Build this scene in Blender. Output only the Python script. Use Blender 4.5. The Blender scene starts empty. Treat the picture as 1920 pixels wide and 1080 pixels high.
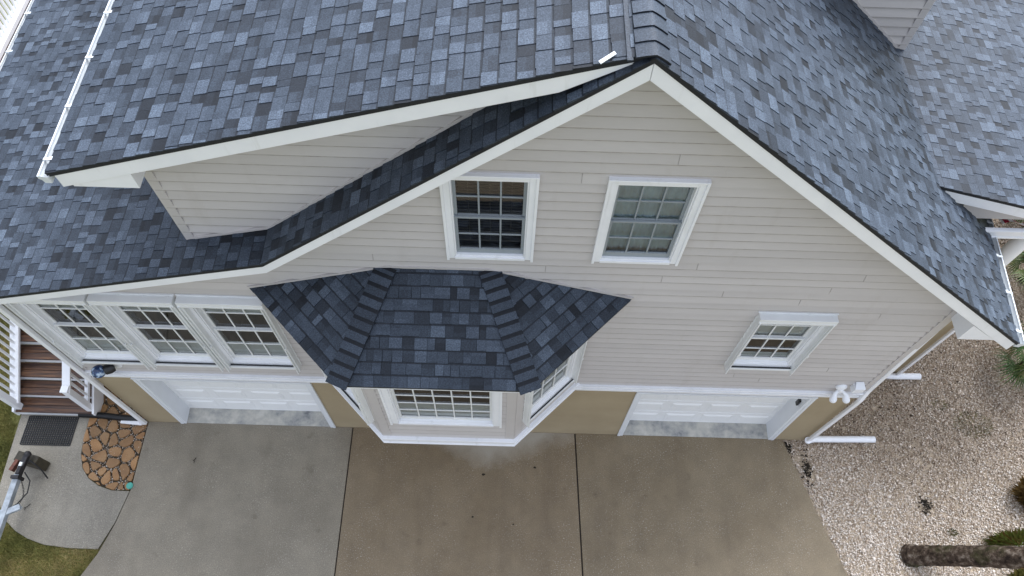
import bpy, math, random
import numpy as np
from mathutils import Vector, Matrix

# ------------------------------------------------------------------ camera, sky, sun, exposure
scene = bpy.context.scene
col = scene.collection
R = math.radians
cam_d = bpy.data.cameras.new("camera")
cam_d.sensor_width = 36.0
cam_d.lens = 1405.5 / 1920 * 36
cam_d.clip_start = 0.1
cam_d.clip_end = 2000
cam = bpy.data.objects.new("camera", cam_d)
col.objects.link(cam)
rt = Vector((0.99955212, 0.02241513, 0.01982724))
up = Vector((-0.02922648, 0.87359013, 0.485784))
fw = Vector((0.00643197, 0.48614591, -0.87385399))
cam.matrix_world = Matrix(((rt.x, up.x, -fw.x, 0.0), (rt.y, up.y, -fw.y, -4.47281875),
                           (rt.z, up.z, -fw.z, 13.56933099), (0, 0, 0, 1)))
scene.camera = cam
scene.view_settings.view_transform = 'Standard'
scene.view_settings.look = 'None'
scene.view_settings.exposure = 1.62
scene.view_settings.gamma = 1.0

SUN_EL, SUN_AZ = R(50), R(25)          # azimuth measured from +Y towards +X (behind the house, to the right)
world = bpy.data.worlds.new("World")
scene.world = world
world.use_nodes = True
wn = world.node_tree
wn.nodes.clear()
sky = wn.nodes.new('ShaderNodeTexSky')
sky.sky_type = 'NISHITA'
sky.sun_disc = False
sky.sun_elevation = SUN_EL
sky.sun_rotation = SUN_AZ
sky.air_density = 1.0
sky.dust_density = 1.5
sky.ozone_density = 1.0
hs = wn.nodes.new('ShaderNodeHueSaturation')
hs.inputs['Saturation'].default_value = 0.16
bg = wn.nodes.new('ShaderNodeBackground')
bg.inputs['Strength'].default_value = 0.095
wo = wn.nodes.new('ShaderNodeOutputWorld')
wn.links.new(sky.outputs[0], hs.inputs['Color'])
# overcast: the sky grows brighter towards the zenith
tcw = wn.nodes.new('ShaderNodeTexCoord')
spw = wn.nodes.new('ShaderNodeSeparateXYZ')
mrw = wn.nodes.new('ShaderNodeMapRange')
mrw.inputs['From Min'].default_value = 0.0
mrw.inputs['From Max'].default_value = 1.0
mrw.inputs['To Min'].default_value = 0.5
mrw.inputs['To Max'].default_value = 2.0
mxw = wn.nodes.new('ShaderNodeMix')
mxw.data_type = 'RGBA'
mxw.blend_type = 'MULTIPLY'
mxw.inputs[0].default_value = 1.0
wn.links.new(tcw.outputs['Generated'], spw.inputs[0])
wn.links.new(spw.outputs[2], mrw.inputs['Value'])
wn.links.new(hs.outputs[0], mxw.inputs[6])
wn.links.new(mrw.outputs[0], mxw.inputs[7])
tint = wn.nodes.new('ShaderNodeMix')
tint.data_type = 'RGBA'
tint.blend_type = 'MULTIPLY'
tint.inputs[0].default_value = 1.0
tint.inputs[7].default_value = (0.925, 0.985, 1.09, 1)
wn.links.new(mxw.outputs[2], tint.inputs[6])
wn.links.new(tint.outputs[2], bg.inputs['Color'])
wn.links.new(bg.outputs[0], wo.inputs['Surface'])

sun_d = bpy.data.lights.new("sun", 'SUN')
sun_d.energy = 1.5
sun_d.angle = R(45)
sun_d.color = (0.98, 0.99, 1.0)
sun = bpy.data.objects.new("sun", sun_d)
col.objects.link(sun)
sdir = Vector((math.sin(SUN_AZ) * math.cos(SUN_EL), math.cos(SUN_AZ) * math.cos(SUN_EL), math.sin(SUN_EL)))
sun.rotation_euler = sdir.to_track_quat('Z', 'Y').to_euler()
sun.location = sdir * 40

rng = random.Random(7)
nrg = np.random.default_rng(11)

# ------------------------------------------------------------------ materials
class NT:
    def __init__(s, name):
        s.m = bpy.data.materials.new(name)
        s.m.use_nodes = True
        s.t = s.m.node_tree
        s.b = s.t.nodes['Principled BSDF']
        s.co = s.t.nodes.new('ShaderNodeTexCoord').outputs['Object']
    def n(s, typ, **kw):
        x = s.t.nodes.new(typ)
        for k, v in kw.items():
            setattr(x, k, v)
        return x
    def l(s, a, b):
        s.t.links.new(a, b)
    def mapping(s, scale=(1, 1, 1), rot=(0, 0, 0)):
        x = s.n('ShaderNodeMapping')
        x.inputs['Scale'].default_value = scale
        x.inputs['Rotation'].default_value = rot
        s.l(s.co, x.inputs['Vector'])
        return x.outputs[0]
    def noise(s, scale, detail=4, rough=.55, vec=None):
        x = s.n('ShaderNodeTexNoise')
        x.inputs['Scale'].default_value = scale
        x.inputs['Detail'].default_value = detail
        x.inputs['Roughness'].default_value = rough
        s.l(vec if vec is not None else s.co, x.inputs['Vector'])
        return x.outputs['Fac']
    def ramp(s, fac, stops, interp='LINEAR'):
        x = s.n('ShaderNodeValToRGB')
        cr = x.color_ramp
        cr.interpolation = interp
        while len(cr.elements) < len(stops):
            cr.elements.new(0.5)
        for e, (p, c) in zip(cr.elements, stops):
            e.position = p
            e.color = (*c, 1) if len(c) == 3 else c
        s.l(fac, x.inputs['Fac'])
        return x.outputs['Color']
    def mix(s, fac, a, b, mode='MIX'):
        x = s.n('ShaderNodeMix', data_type='RGBA', blend_type=mode)
        for sock, v in ((x.inputs[0], fac), (x.inputs[6], a), (x.inputs[7], b)):
            if isinstance(v, (int, float)):
                sock.default_value = v
            elif isinstance(v, tuple):
                sock.default_value = (*v, 1)
            else:
                s.l(v, sock)
        return x.outputs[2]
    def math(s, op, a, b=0.0, clamp=False):
        x = s.n('ShaderNodeMath', operation=op, use_clamp=clamp)
        for sock, v in ((x.inputs[0], a), (x.inputs[1], b)):
            if isinstance(v, (int, float)):
                sock.default_value = v
            else:
                s.l(v, sock)
        return x.outputs[0]
    def bump(s, h, strength=.3, dist=.01):
        x = s.n('ShaderNodeBump')
        x.inputs['Strength'].default_value = strength
        x.inputs['Distance'].default_value = dist
        s.l(h, x.inputs['Height'])
        s.l(x.outputs[0], s.b.inputs['Normal'])
    def out(s, colr, rough=.6, spec=.5):
        if isinstance(colr, tuple):
            s.b.inputs['Base Color'].default_value = (*colr, 1)
        else:
            s.l(colr, s.b.inputs['Base Color'])
        if isinstance(rough, (int, float)):
            s.b.inputs['Roughness'].default_value = rough
        else:
            s.l(rough, s.b.inputs['Roughness'])
        s.b.inputs['Specular IOR Level'].default_value = spec
        return s.m

def attr(t, name='tone'):
    return t.n('ShaderNodeAttribute', attribute_name=name).outputs['Fac']

def m_simple(name, c, rough=.5, var=.12, scale=6, bump=0, bscale=60, spec=.5, metal=0):
    t = NT(name)
    f = t.noise(scale, 5)
    lo = tuple(x * (1 - var) for x in c)
    hi = tuple(min(1, x * (1 + var)) for x in c)
    cc = t.ramp(f, [(.3, lo), (.7, hi)])
    if bump:
        t.bump(t.noise(bscale, 3), bump, .01)
    t.b.inputs['Metallic'].default_value = metal
    return t.out(cc, rough, spec)

def m_shingle():
    t = NT('asphalt_shingle')
    a = attr(t)
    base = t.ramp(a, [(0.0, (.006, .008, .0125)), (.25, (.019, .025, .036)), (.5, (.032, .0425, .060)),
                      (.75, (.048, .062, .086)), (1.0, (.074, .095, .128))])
    gr = t.noise(75, 5, .8)
    g = t.ramp(gr, [(.30, (.35, .35, .37)), (.5, (1, 1, 1)), (.70, (2.1, 2.1, 2.05))])
    c = t.mix(1.0, base, g, 'MULTIPLY')
    weather = t.ramp(t.noise(.9, 4), [(.3, (.86, .87, .88)), (.7, (1.12, 1.1, 1.08))])
    c = t.mix(1.0, c, weather, 'MULTIPLY')
    t.bump(gr, .35, .004)
    return t.out(c, .6, .3)

def m_white():
    t = NT('white_vinyl')
    f = t.noise(2.2, 5)
    c = t.ramp(f, [(.3, (.79, .80, .83)), (.7, (.87, .875, .90))])
    st = t.noise(1.0, 5, .6, t.mapping((9, 9, 1.2)))
    c = t.mix(t.ramp(st, [(.60, (0, 0, 0)), (.80, (.35, .35, .35))]), c, (.50, .50, .47))
    return t.out(c, .42, .5)

def m_siding():
    t = NT('vinyl_siding')
    f = t.noise(1.0, 5, .6, t.mapping((.8, .8, 2.2)))
    c = t.ramp(f, [(.3, (.485, .455, .443)), (.7, (.54, .510, .497))])
    grain = t.noise(1.0, 3, .6, t.mapping((6, 6, 160)))
    c = t.mix(.35, c, t.ramp(grain, [(.3, (.465, .437, .425)), (.7, (.555, .523, .510))]))
    dirt = t.noise(1.0, 6, .65, t.mapping((3.0, 3.0, .5)))
    c = t.mix(t.ramp(dirt, [(.56, (0, 0, 0)), (.78, (.38, .38, .38))]), c, (.39, .35, .315))
    c = t.mix(1.0, c, t.ramp(attr(t), [(0, (.955, .955, .955)), (1, (1.04, 1.04, 1.04))]), 'MULTIPLY')
    t.bump(grain, .15, .003)
    return t.out(c, .5, .4)

def m_stucco():
    t = NT('tan_stucco')
    c = t.ramp(t.noise(1.6, 6, .6), [(.3, (.335, .268, .172)), (.7, (.385, .312, .205))])
    t.bump(t.noise(140, 3), .4, .004)
    return t.out(c, .8, .3)

def m_concrete(name, lo, hi, dry=None, dark=(.62, .62, .64)):
    t = NT(name)
    f = t.noise(.75, 7, .62)
    c = t.ramp(f, [(.28, lo), (.72, hi)])
    f2 = t.noise(2.6, 6, .65)
    c = t.mix(t.ramp(f2, [(.35, (.34, .34, .34)), (.62, (0, 0, 0))]), c, dark, 'MULTIPLY')
    fine = t.noise(70, 3, .7)
    c = t.mix(1.0, c, t.ramp(fine, [(.3, (.66, .66, .66)), (.7, (1.30, 1.30, 1.28))]), 'MULTIPLY')
    # exposed white sand specks, in drifts
    dot = t.ramp(t.noise(46, 2, .5), [(.60, (0, 0, 0)), (.68, (1, 1, 1))])
    drift = t.ramp(t.noise(1.1, 6, .7), [(.42, (.12, .12, .12)), (.64, (1, 1, 1))])
    sp = t.mix(1.0, dot, drift, 'MULTIPLY')
    c = t.mix(t.mix(1.0, sp, (.6, .6, .6), 'MULTIPLY'), c, (.50, .47, .42))
    # long tyre-worn streaks and a few darker drips
    streak = t.noise(1.0, 5, .6, t.mapping((1.7, .22, 1)))
    c = t.mix(t.ramp(streak, [(.50, (0, 0, 0)), (.70, (.55, .55, .55))]), c, (.72, .70, .69), 'MULTIPLY')
    spot = t.noise(3.3, 3, .5)
    c = t.mix(t.ramp(spot, [(.66, (0, 0, 0)), (.74, (.5, .5, .5))]), c, (.6, .57, .55), 'MULTIPLY')
    rough = .62
    if dry:
        # a dry patch sheltered by the bay overhead: its own outline, broken by noise
        sep = t.n('ShaderNodeSeparateXYZ')
        t.l(t.co, sep.inputs[0])
        nx = t.noise(2.4, 6, .65)
        dx = t.math('ABSOLUTE', t.math('ADD', sep.outputs[0], .25))
        dx = t.math('MULTIPLY', dx, .42)
        v = t.math('ADD', t.math('SUBTRACT', sep.outputs[1], dx), 0.82)
        v = t.math('ADD', v, t.math('MULTIPLY', t.math('SUBTRACT', nx, .5), .6))
        msk = t.ramp(v, [(.0, (0, 0, 0)), (.14, (.35, .35, .35)), (.42, (1, 1, 1))])
        c = t.mix(t.mix(1.0, msk, (.85, .85, .85), 'MULTIPLY'), c, dry)
    t.bump(fine, .25, .004)
    return t.out(c, rough, .4)

def m_tone(name, stops, rough=.8, gscale=60, gvar=.25, spec=.3, bump=0):
    t = NT(name)
    c = t.ramp(attr(t), stops)
    g = t.noise(gscale, 3, .6)
    c = t.mix(1.0, c, t.ramp(g, [(.3, (1 - gvar,) * 3), (.7, (1 + gvar,) * 3)]), 'MULTIPLY')
    if bump:
        t.bump(g, bump, .006)
    return t.out(c, rough, spec)

def m_wood():
    t = NT('wet_brown_wood')
    f = t.noise(1.0, 6, .65, t.mapping((1.4, 26, 26)))
    c = t.ramp(f, [(.30, (.014, .006, .004)), (.47, (.060, .027, .016)), (.62, (.13, .062, .030)), (.78, (.26, .14, .066))])
    b = t.noise(1.3, 4)
    c = t.mix(1.0, c, t.ramp(b, [(.3, (.7, .66, .66)), (.7, (1.2, 1.15, 1.05))]), 'MULTIPLY')
    t.bump(f, .3, .004)
    return t.out(c, .45, .5)

def m_glass():
    m = bpy.data.materials.new('window_glass')
    m.use_nodes = True
    t = m.node_tree
    t.nodes.clear()
    o = t.nodes.new('ShaderNodeOutputMaterial')
    mx = t.nodes.new('ShaderNodeMixShader')
    tr = t.nodes.new('ShaderNodeBsdfTransparent')
    tr.inputs[0].default_value = (.95, .98, .98, 1)
    gl = t.nodes.new('ShaderNodeBsdfGlossy')
    gl.inputs['Roughness'].default_value = .03
    fr = t.nodes.new('ShaderNodeFresnel')
    fr.inputs['IOR'].default_value = 2.1
    t.links.new(fr.outputs[0], mx.inputs[0])
    t.links.new(tr.outputs[0], mx.inputs[1])
    t.links.new(gl.outputs[0], mx.inputs[2])
    t.links.new(mx.outputs[0], o.inputs['Surface'])
    return m

def m_room():
    t = NT('dim_room')
    f = t.noise(1.0, 3, .5, t.mapping((2.5, 2.5, 1.2)))
    c = t.ramp(f, [(.35, (.05, .045, .045)), (.55, (.14, .095, .072)), (.75, (.34, .24, .16))])
    return t.out(c, .8, .2)

def m_globe():
    t = NT('mottled_glass')
    c = t.ramp(t.noise(14, 3, .6), [(.44, (.012, .03, .09)), (.52, (.05, .11, .24)), (.60, (.45, .55, .66))])
    return t.out(c, .12, .6)

def m_stone():
    t = NT('flagstone')
    f = t.noise(2.4, 5, .6)
    c = t.ramp(f, [(.3, (.22, .115, .048)), (.5, (.30, .165, .070)), (.72, (.35, .215, .105))])
    a = t.ramp(attr(t), [(0, (.72, .74, .78)), (1, (1.18, 1.12, 1.05))])
    c = t.mix(1.0, c, a, 'MULTIPLY')
    g = t.noise(45, 4, .65)
    c = t.mix(1.0, c, t.ramp(g, [(.3, (.8, .8, .8)), (.7, (1.15, 1.15, 1.15))]), 'MULTIPLY')
    t.bump(g, .5, .006)
    return t.out(c, .55, .4)

def m_threshold():
    t = NT('stained_concrete')
    f = t.noise(3.2, 7, .68)
    c = t.ramp(f, [(.28, (.09, .10, .115)), (.40, (.30, .30, .29)), (.58, (.48, .46, .41)), (.75, (.60, .58, .54))])
    t.bump(t.noise(60, 3), .3, .005)
    return t.out(c, .7, .3)

def m_trunk():
    t = NT('palm_bark')
    f = t.noise(1.0, 6, .7, t.mapping((9, 9, 9)))
    c = t.ramp(f, [(.38, (.016, .010, .007)), (.52, (.070, .048, .034)), (.70, (.26, .215, .175))])
    moss = t.noise(2.0, 5, .65)
    c = t.mix(t.ramp(moss, [(.5, (0, 0, 0)), (.66, (.75, .75, .75))]), c, (.045, .05, .014))
    t.bump(f, .9, .03)
    return t.out(c, .85, .2)

def m_flag():
    t = NT('striped_cloth')
    w = t.n('ShaderNodeTexWave', wave_type='BANDS', bands_direction='X')
    w.inputs['Scale'].default_value = 2.1
    w.inputs['Phase Offset'].default_value = 1.2
    t.l(t.co, w.inputs['Vector'])
    c = t.ramp(w.outputs['Fac'], [(.5, (.72, .70, .72)), (.54, (.36, .015, .045))])
    return t.out(c, .7, .2)

M = dict(
    shingle=m_shingle(),
    deckedge=m_simple('shingle_edge', (.010, .011, .014), .8, .2, 20),
    white=m_white(), siding=m_siding(),
    gutter=m_simple('gutter_paint', (.60, .63, .65), .45, .14, 3),
    siding_shade_dirt=m_simple('shade_grime_siding_edge', (.36, .33, .312), .7, .2, 9), stucco=m_stucco(),  # siding edge tone: painted lap shade and grime, also the seam backing
    sash=m_simple('grey_white_sash', (.27, .30, .325), .4, .05, 3),
    sashw=m_simple('white_sash', (.76, .77, .77), .4, .05, 3),
    slat=m_simple('blind_slat', (.16, .15, .145), .5, .1, 3),
    slatw=m_simple('pale_blind', (.88, .90, .91), .6, .05, 3),
    curtain=m_simple('pale_curtain', (.54, .66, .73), .8, .18, 5),
    seal=m_simple('dark_seal', (.03, .032, .036), .7, .1, 3),
    glass=m_glass(), room=m_room(),
    darkroom=m_simple('dark_room', (.030, .032, .036), .8, .5, 2),
    garage=m_simple('garage_door_paint', (.87, .875, .875), .4, .03, 2),
    jamb=m_simple('jamb_paint', (.74, .76, .79), .45, .04, 2),
    thresh=m_threshold(),
    conc_a=m_concrete('grey_concrete', (.200, .172, .130), (.275, .240, .186)),
    conc_b=m_concrete('brown_wet_concrete', (.180, .133, .080), (.248, .192, .126), dry=(.37, .34, .285)),
    conc_c=m_concrete('olive_wet_concrete', (.172, .130, .079), (.240, .188, .122)),
    conc_p=m_concrete('pale_concrete', (.225, .20, .160), (.295, .267, .22)),
    joint=m_simple('joint_filler', (.02, .014, .010), .9, .3, 9),
    soil=m_simple('dark_soil', (.055, .042, .028), .95, .4, 7, .6, 50),
    gravelbed=m_simple('gravel_bed', (.42, .34, .25), .95, .35, 9, .6, 60),
    pebble=m_tone('shell_gravel', [(0, (.055, .038, .026)), (.14, (.24, .17, .115)), (.4, (.47, .365, .27)),
                                   (.7, (.66, .555, .455)), (1, (.82, .75, .68))], .75, 40, .15),
    grass=m_tone('lawn_grass', [(0, (.075, .085, .02)), (.45, (.20, .185, .05)), (.75, (.34, .27, .105)),
                                (1, (.38, .30, .14))], .7, 3, .2),
    frond=m_tone('palmetto_leaf', [(0, (.018, .05, .008)), (.55, (.05, .11, .022)), (.8, (.12, .15, .03)),
                                   (1, (.28, .2, .08))], .5, 5, .2),
    straw=m_tone('dry_tuft', [(0, (.05, .03, .008)), (.5, (.17, .105, .03)), (1, (.36, .25, .10))], .8, 5, .2),
    rustgrass=m_tone('rusty_grass', [(0, (.22, .08, .03)), (.3, (.19, .135, .04)), (.55, (.14, .18, .035)), (1, (.30, .33, .09))], .7, 5, .2),
    debris=m_tone('dark_debris', [(0, (.008, .007, .005)), (1, (.06, .045, .03))], .85, 20, .3),
    stone=m_stone(), wood=m_wood(),
    timber=m_simple('wet_timber', (.040, .032, .018), .6, .5, 9, .6, 40),
    rubber=m_simple('black_rubber', (.006, .0065, .008), .6, .2, 10),
    blackplastic=m_simple('black_plastic', (.010, .010, .012), .4, .15, 10),
    galv=m_simple('galvanised_steel', (.34, .37, .40), .55, .3, 9, 0, 60, .5, .25),
    iron=m_simple('dark_iron', (.03, .028, .03), .5, .3, 14, .3, 60, .5, .4),
    rust=m_simple('rusty_red_steel', (.13, .045, .028), .7, .4, 12, .3, 60),
    green=m_simple('green_plastic', (.06, .34, .27), .45, .1, 9),
    metal=m_simple('flashing_metal', (.80, .82, .84), .35, .05, 8),
    bark=m_trunk(), globe=m_globe(), flag=m_flag(),
)

# ------------------------------------------------------------------ mesh builder
class MB:
    def __init__(s, xf=None):
        s.v, s.f, s.m, s.a, s.sm = [], [], [], [], []
        s.xf = xf
    def add(s, verts, faces, mi=0, tone=.5, smooth=False):
        o = len(s.v)
        for p in verts:
            p = Vector(p)
            s.v.append(s.xf @ p if s.xf else p)
        for f in faces:
            s.f.append([o + i for i in f])
            s.m.append(mi)
            s.a.append(tone)
            s.sm.append(smooth)
        return s
    def box(s, x0, x1, y0, y1, z0, z1, mi=0, tone=.5):
        v = [(x0, y0, z0), (x1, y0, z0), (x1, y1, z0), (x0, y1, z0), (x0, y0, z1), (x1, y0, z1), (x1, y1, z1), (x0, y1, z1)]
        return s.add(v, [(0, 3, 2, 1), (4, 5, 6, 7), (0, 1, 5, 4), (1, 2, 6, 5), (2, 3, 7, 6), (3, 0, 4, 7)], mi, tone)
    def prism(s, poly, vec, mi=0, tone=.5):
        n = len(poly)
        vec = Vector(vec)
        a = [Vector(p) for p in poly]
        b = [p + vec for p in a]
        f = [tuple(range(n)), tuple(range(2 * n - 1, n - 1, -1))]
        for i in range(n):
            j = (i + 1) % n
            f.append((j, i, n + i, n + j))
        return s.add(a + b, f, mi, tone)
    def quad(s, *p, mi=0, tone=.5):
        return s.add(p, [tuple(range(len(p)))], mi, tone)
    def beam(s, p0, p1, w, h, upv=(0, 0, 1), mi=0, tone=.5):
        p0, p1 = Vector(p0), Vector(p1)
        d = (p1 - p0).normalized()
        sx = d.cross(Vector(upv)).normalized() * (w / 2)
        sz = sx.cross(d).normalized() * (h / 2)
        v = [p0 - sx - sz, p0 + sx - sz, p0 + sx + sz, p0 - sx + sz, p1 - sx - sz, p1 + sx - sz, p1 + sx + sz, p1 - sx + sz]
        return s.add(v, [(0, 1, 2, 3), (7, 6, 5, 4), (0, 4, 5, 1), (1, 5, 6, 2), (2, 6, 7, 3), (3, 7, 4, 0)], mi, tone)
    def tube(s, pts, r, n=12, mi=0, tone=.5, caps=True):
        pts = [Vector(p) for p in pts]
        rs = r if isinstance(r, (list, tuple)) else [r] * len(pts)
        vs, fs = [], []
        prev = None
        for i, p in enumerate(pts):
            d = (pts[min(i + 1, len(pts) - 1)] - pts[max(i - 1, 0)]).normalized()
            if prev is None:
                ref = Vector((0, 0, 1)) if abs(d.z) < .9 else Vector((1, 0, 0))
                u = d.cross(ref).normalized()
            else:
                u = (prev - d * prev.dot(d)).normalized()
            prev = u
            w = d.cross(u)
            for k in range(n):
                a = 2 * math.pi * k / n
                vs.append(p + (u * math.cos(a) + w * math.sin(a)) * rs[i])
        for i in range(len(pts) - 1):
            for k in range(n):
                k2 = (k + 1) % n
                fs.append((i * n + k, i * n + k2, (i + 1) * n + k2, (i + 1) * n + k))
        s.add(vs, fs, mi, tone, True)
        if caps:
            s.add(vs[:n], [tuple(range(n - 1, -1, -1))], mi, tone)
            s.add(vs[-n:], [tuple(range(n))], mi, tone)
        return s
    def ball(s, c, r, n=16, m=10, mi=0, sq=(1, 1, 1)):
        vs, fs = [], []
        for j in range(m + 1):
            th = math.pi * j / m
            for k in range(n):
                a = 2 * math.pi * k / n
                vs.append((c[0] + r * sq[0] * math.sin(th) * math.cos(a), c[1] + r * sq[1] * math.sin(th) * math.sin(a), c[2] + r * sq[2] * math.cos(th)))
        for j in range(m):
            for k in range(n):
                k2 = (k + 1) % n
                fs.append((j * n + k, (j + 1) * n + k, (j + 1) * n + k2, j * n + k2))
        return s.add(vs, fs, mi, .5, True)
    def build(s, name, mats, parent=None, bevel=0):
        off = Vector((0, 0, 0))
        p = parent
        while p is not None:
            off += p.location
            p = p.parent
        me = bpy.data.meshes.new(name)
        me.from_pydata([tuple(v - off) for v in s.v], [], s.f)
        if not isinstance(mats, (list, tuple)):
            mats = [mats]
        for m in mats:
            me.materials.append(M[m])
        me.polygons.foreach_set('material_index', s.m)
        me.polygons.foreach_set('use_smooth', s.sm)
        at = me.attributes.new('tone', 'FLOAT', 'FACE')
        at.data.foreach_set('value', s.a)
        me.update()
        o = bpy.data.objects.new(name, me)
        col.objects.link(o)
        if parent is not None:
            o.parent = parent
        if bevel:
            md = o.modifiers.new('bevel', 'BEVEL')
            md.width = bevel
            md.segments = 2
            md.limit_method = 'ANGLE'
        return o

def thing(name, loc, label, cat, group=None):
    o = bpy.data.objects.new(name, None)
    o.location = loc
    o.empty_display_size = .2
    col.objects.link(o)
    o['label'] = label
    o['category'] = cat
    if group:
        o['group'] = group
    return o

def tag(o, label, cat, group=None):
    o['label'] = label
    o['category'] = cat
    if group:
        o['group'] = group
    return o

def clip(poly, a, b, c):
    """keep the side a*x+b*y <= c of a 2-D polygon"""
    out = []
    n = len(poly)
    for i in range(n):
        p, q = poly[i], poly[(i + 1) % n]
        dp, dq = a * p[0] + b * p[1] - c, a * q[0] + b * q[1] - c
        if dp <= 0:
            out.append(p)
        if (dp < 0 < dq) or (dq < 0 < dp):
            t = dp / (dp - dq)
            out.append((p[0] + t * (q[0] - p[0]), p[1] + t * (q[1] - p[1])))
    return out

def shingles(mb, poly, down, seed, expo=.146, eave=None, jog=True):
    """random-width laminated shingles laid course by course over a convex planar polygon"""
    rg = random.Random(seed)
    P = [Vector(p) for p in poly]
    n = (P[1] - P[0]).cross(P[2] - P[0]).normalized()
    if n.z < 0:
        n = -n
    d = Vector(down)
    d = (d - n * d.dot(n)).normalized()
    t = n.cross(d)
    o = P[0]
    pl = [((p - o).dot(d), (p - o).dot(t)) for p in P]
    area = sum(pl[i][0] * pl[(i + 1) % len(pl)][1] - pl[(i + 1) % len(pl)][0] * pl[i][1] for i in range(len(pl)))
    if area < 0:
        pl = pl[::-1]
    smax = max(p[0] for p in pl)
    if eave is not None:
        se = (Vector(eave) - o).dot(d)
        smax = se + expo * math.ceil((smax - se) / expo - 1e-4)
    smin = min(p[0] for p in pl)
    t0, t1 = min(p[1] for p in pl), max(p[1] for p in pl)
    top = [o + d * s_ + t * t_ for s_, t_ in pl]
    mb.add(top, [tuple(range(len(pl)))], 0, .15)
    k = 0
    while smax - k * expo > smin:
        sb, st = smax - k * expo, smax - (k + 1) * expo
        x = t0 - rg.random() * .3
        raised = rg.random() < .5
        while x < t1:
            raised = not raised if rg.random() < .8 else raised
            w = rg.uniform(.075, .185)
            if raised:
                tone = min(1, max(0, rg.choice((.5, .62, .72, .8, .9)) + rg.uniform(-.08, .08)))
            else:
                tone = min(1, max(0, rg.choice((.1, .25, .35, .45, .55, .65)) + rg.uniform(-.08, .08)))
            lift = .0055 if raised else 0
            jb = rg.uniform(-.006, .006) if jog else 0
            sk = rg.uniform(-.012, .012)
            q = [(st, x), (sb + jb, x + sk * .4), (sb + jb, x + w - .002 - sk * .4), (st, x + w - .002)]
            for i in range(len(pl)):
                a_, b_ = pl[i], pl[(i + 1) % len(pl)]
                ex, ey = b_[0] - a_[0], b_[1] - a_[1]
                # inside is to the left of a CCW edge
                q = clip(q, ey, -ex, ey * a_[0] - ex * a_[1])
                if len(q) < 3:
                    break
            if len(q) >= 3:
                m_ = len(q)
                hv = [(.003 + lift + .012 * (p[0] - st) / expo) for p in q]
                tv = [o + d * p[0] + t * p[1] + n * h for p, h in zip(q, hv)]
                bv = [o + d * p[0] + t * p[1] for p in q]
                fs = [tuple(range(m_))] + [(i, m_ + i, m_ + (i + 1) % m_, (i + 1) % m_) for i in range(m_)]
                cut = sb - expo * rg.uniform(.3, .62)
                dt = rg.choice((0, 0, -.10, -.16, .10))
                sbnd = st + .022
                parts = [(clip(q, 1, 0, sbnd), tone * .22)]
                rest = clip(q, -1, 0, -sbnd)
                if dt and len(rest) >= 3:
                    parts += [(clip(rest, 1, 0, cut), tone + dt), (clip(rest, -1, 0, -cut), tone)]
                else:
                    parts += [(rest, tone)]
                if True:
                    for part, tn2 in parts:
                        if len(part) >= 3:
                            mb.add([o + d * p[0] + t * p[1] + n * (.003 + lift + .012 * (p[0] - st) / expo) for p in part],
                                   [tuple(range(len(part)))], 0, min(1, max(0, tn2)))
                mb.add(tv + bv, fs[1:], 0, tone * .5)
            x += w
        k += 1

srng = random.Random(3)

def siding(mb, xl, xr, z0, z1, breaks, holes=(), seams=(), expo=.158, lap=.034, mi=0):
    """lapped boards; xl(z), xr(z) give the wall's ends, holes are (x0,x1,z0,z1), seams (x, z)"""
    k = 0
    while z0 + k * expo < z1 - 1e-6:
        a, b = z0 + k * expo, min(z0 + (k + 1) * expo, z1)
        sm = [x for x, z in seams if a <= z < b]
        zs = sorted({a, b} | {z for z in breaks if a < z < b} | {h[2] for h in holes if a < h[2] < b} | {h[3] for h in holes if a < h[3] < b})
        for za, zb in zip(zs[:-1], zs[1:]):
            zm = (za + zb) / 2
            cuts = [(h[0], h[1]) for h in holes if h[2] < zm < h[3]] + [(x - .0035, x + .0035) for x in sm]
            for x in sm:
                mb.quad((x - .004, -lap * (a + expo - za) / expo + .004, za), (x + .004, -lap * (a + expo - za) / expo + .004, za), (x + .004, -lap * (a + expo - zb) / expo + .004, zb), (x - .004, -lap * (a + expo - zb) / expo + .004, zb), mi=mi + 1)
            cuts.sort()
            l_, r_ = (xl(za), xl(zb)), (xr(za), xr(zb))
            if r_[0] <= l_[0] and r_[1] <= l_[1]:
                continue
            segs, cur = [], l_
            for c0, c1 in cuts:
                if c1 <= min(cur) or c0 >= max(r_):
                    continue
                if c0 > max(cur):
                    segs.append((cur, (c0, c0)))
                cur = (max(c1, cur[0]), max(c1, cur[1]))
            segs.append((cur, r_))
            ya, yb = -lap * (a + expo - za) / expo, -lap * (a + expo - zb) / expo
            for (x0, x1), (x2, x3) in segs:
                tn = .5 + srng.uniform(-.5, .5)
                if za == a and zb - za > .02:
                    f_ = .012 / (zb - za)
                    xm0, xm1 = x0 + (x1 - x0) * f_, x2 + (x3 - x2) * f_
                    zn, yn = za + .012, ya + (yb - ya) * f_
                    mb.quad((x0, ya + .003, za), (x2, ya + .003, za), (xm1, yn, zn), (xm0, yn, zn), mi=mi + 1, tone=tn)  # darker nose strip: the lap's shadow line painted into the colour
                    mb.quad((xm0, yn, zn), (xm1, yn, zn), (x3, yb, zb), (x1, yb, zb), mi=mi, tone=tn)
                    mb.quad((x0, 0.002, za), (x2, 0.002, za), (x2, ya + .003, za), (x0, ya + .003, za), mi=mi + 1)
                else:
                    mb.quad((x0, ya, za), (x2, ya, za), (x3, yb, zb), (x1, yb, zb), mi=mi, tone=tn)
        k += 1

# ------------------------------------------------------------------ ground and paving (setting)
def structure(o, kind='structure'):
    o['kind'] = kind
    return o

b = MB()
b.quad((-300, -300, -.12), (300, -300, -.12), (300, 300, -.12), (-300, 300, -.12))
structure(b.build('ground', 'soil'))

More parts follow.
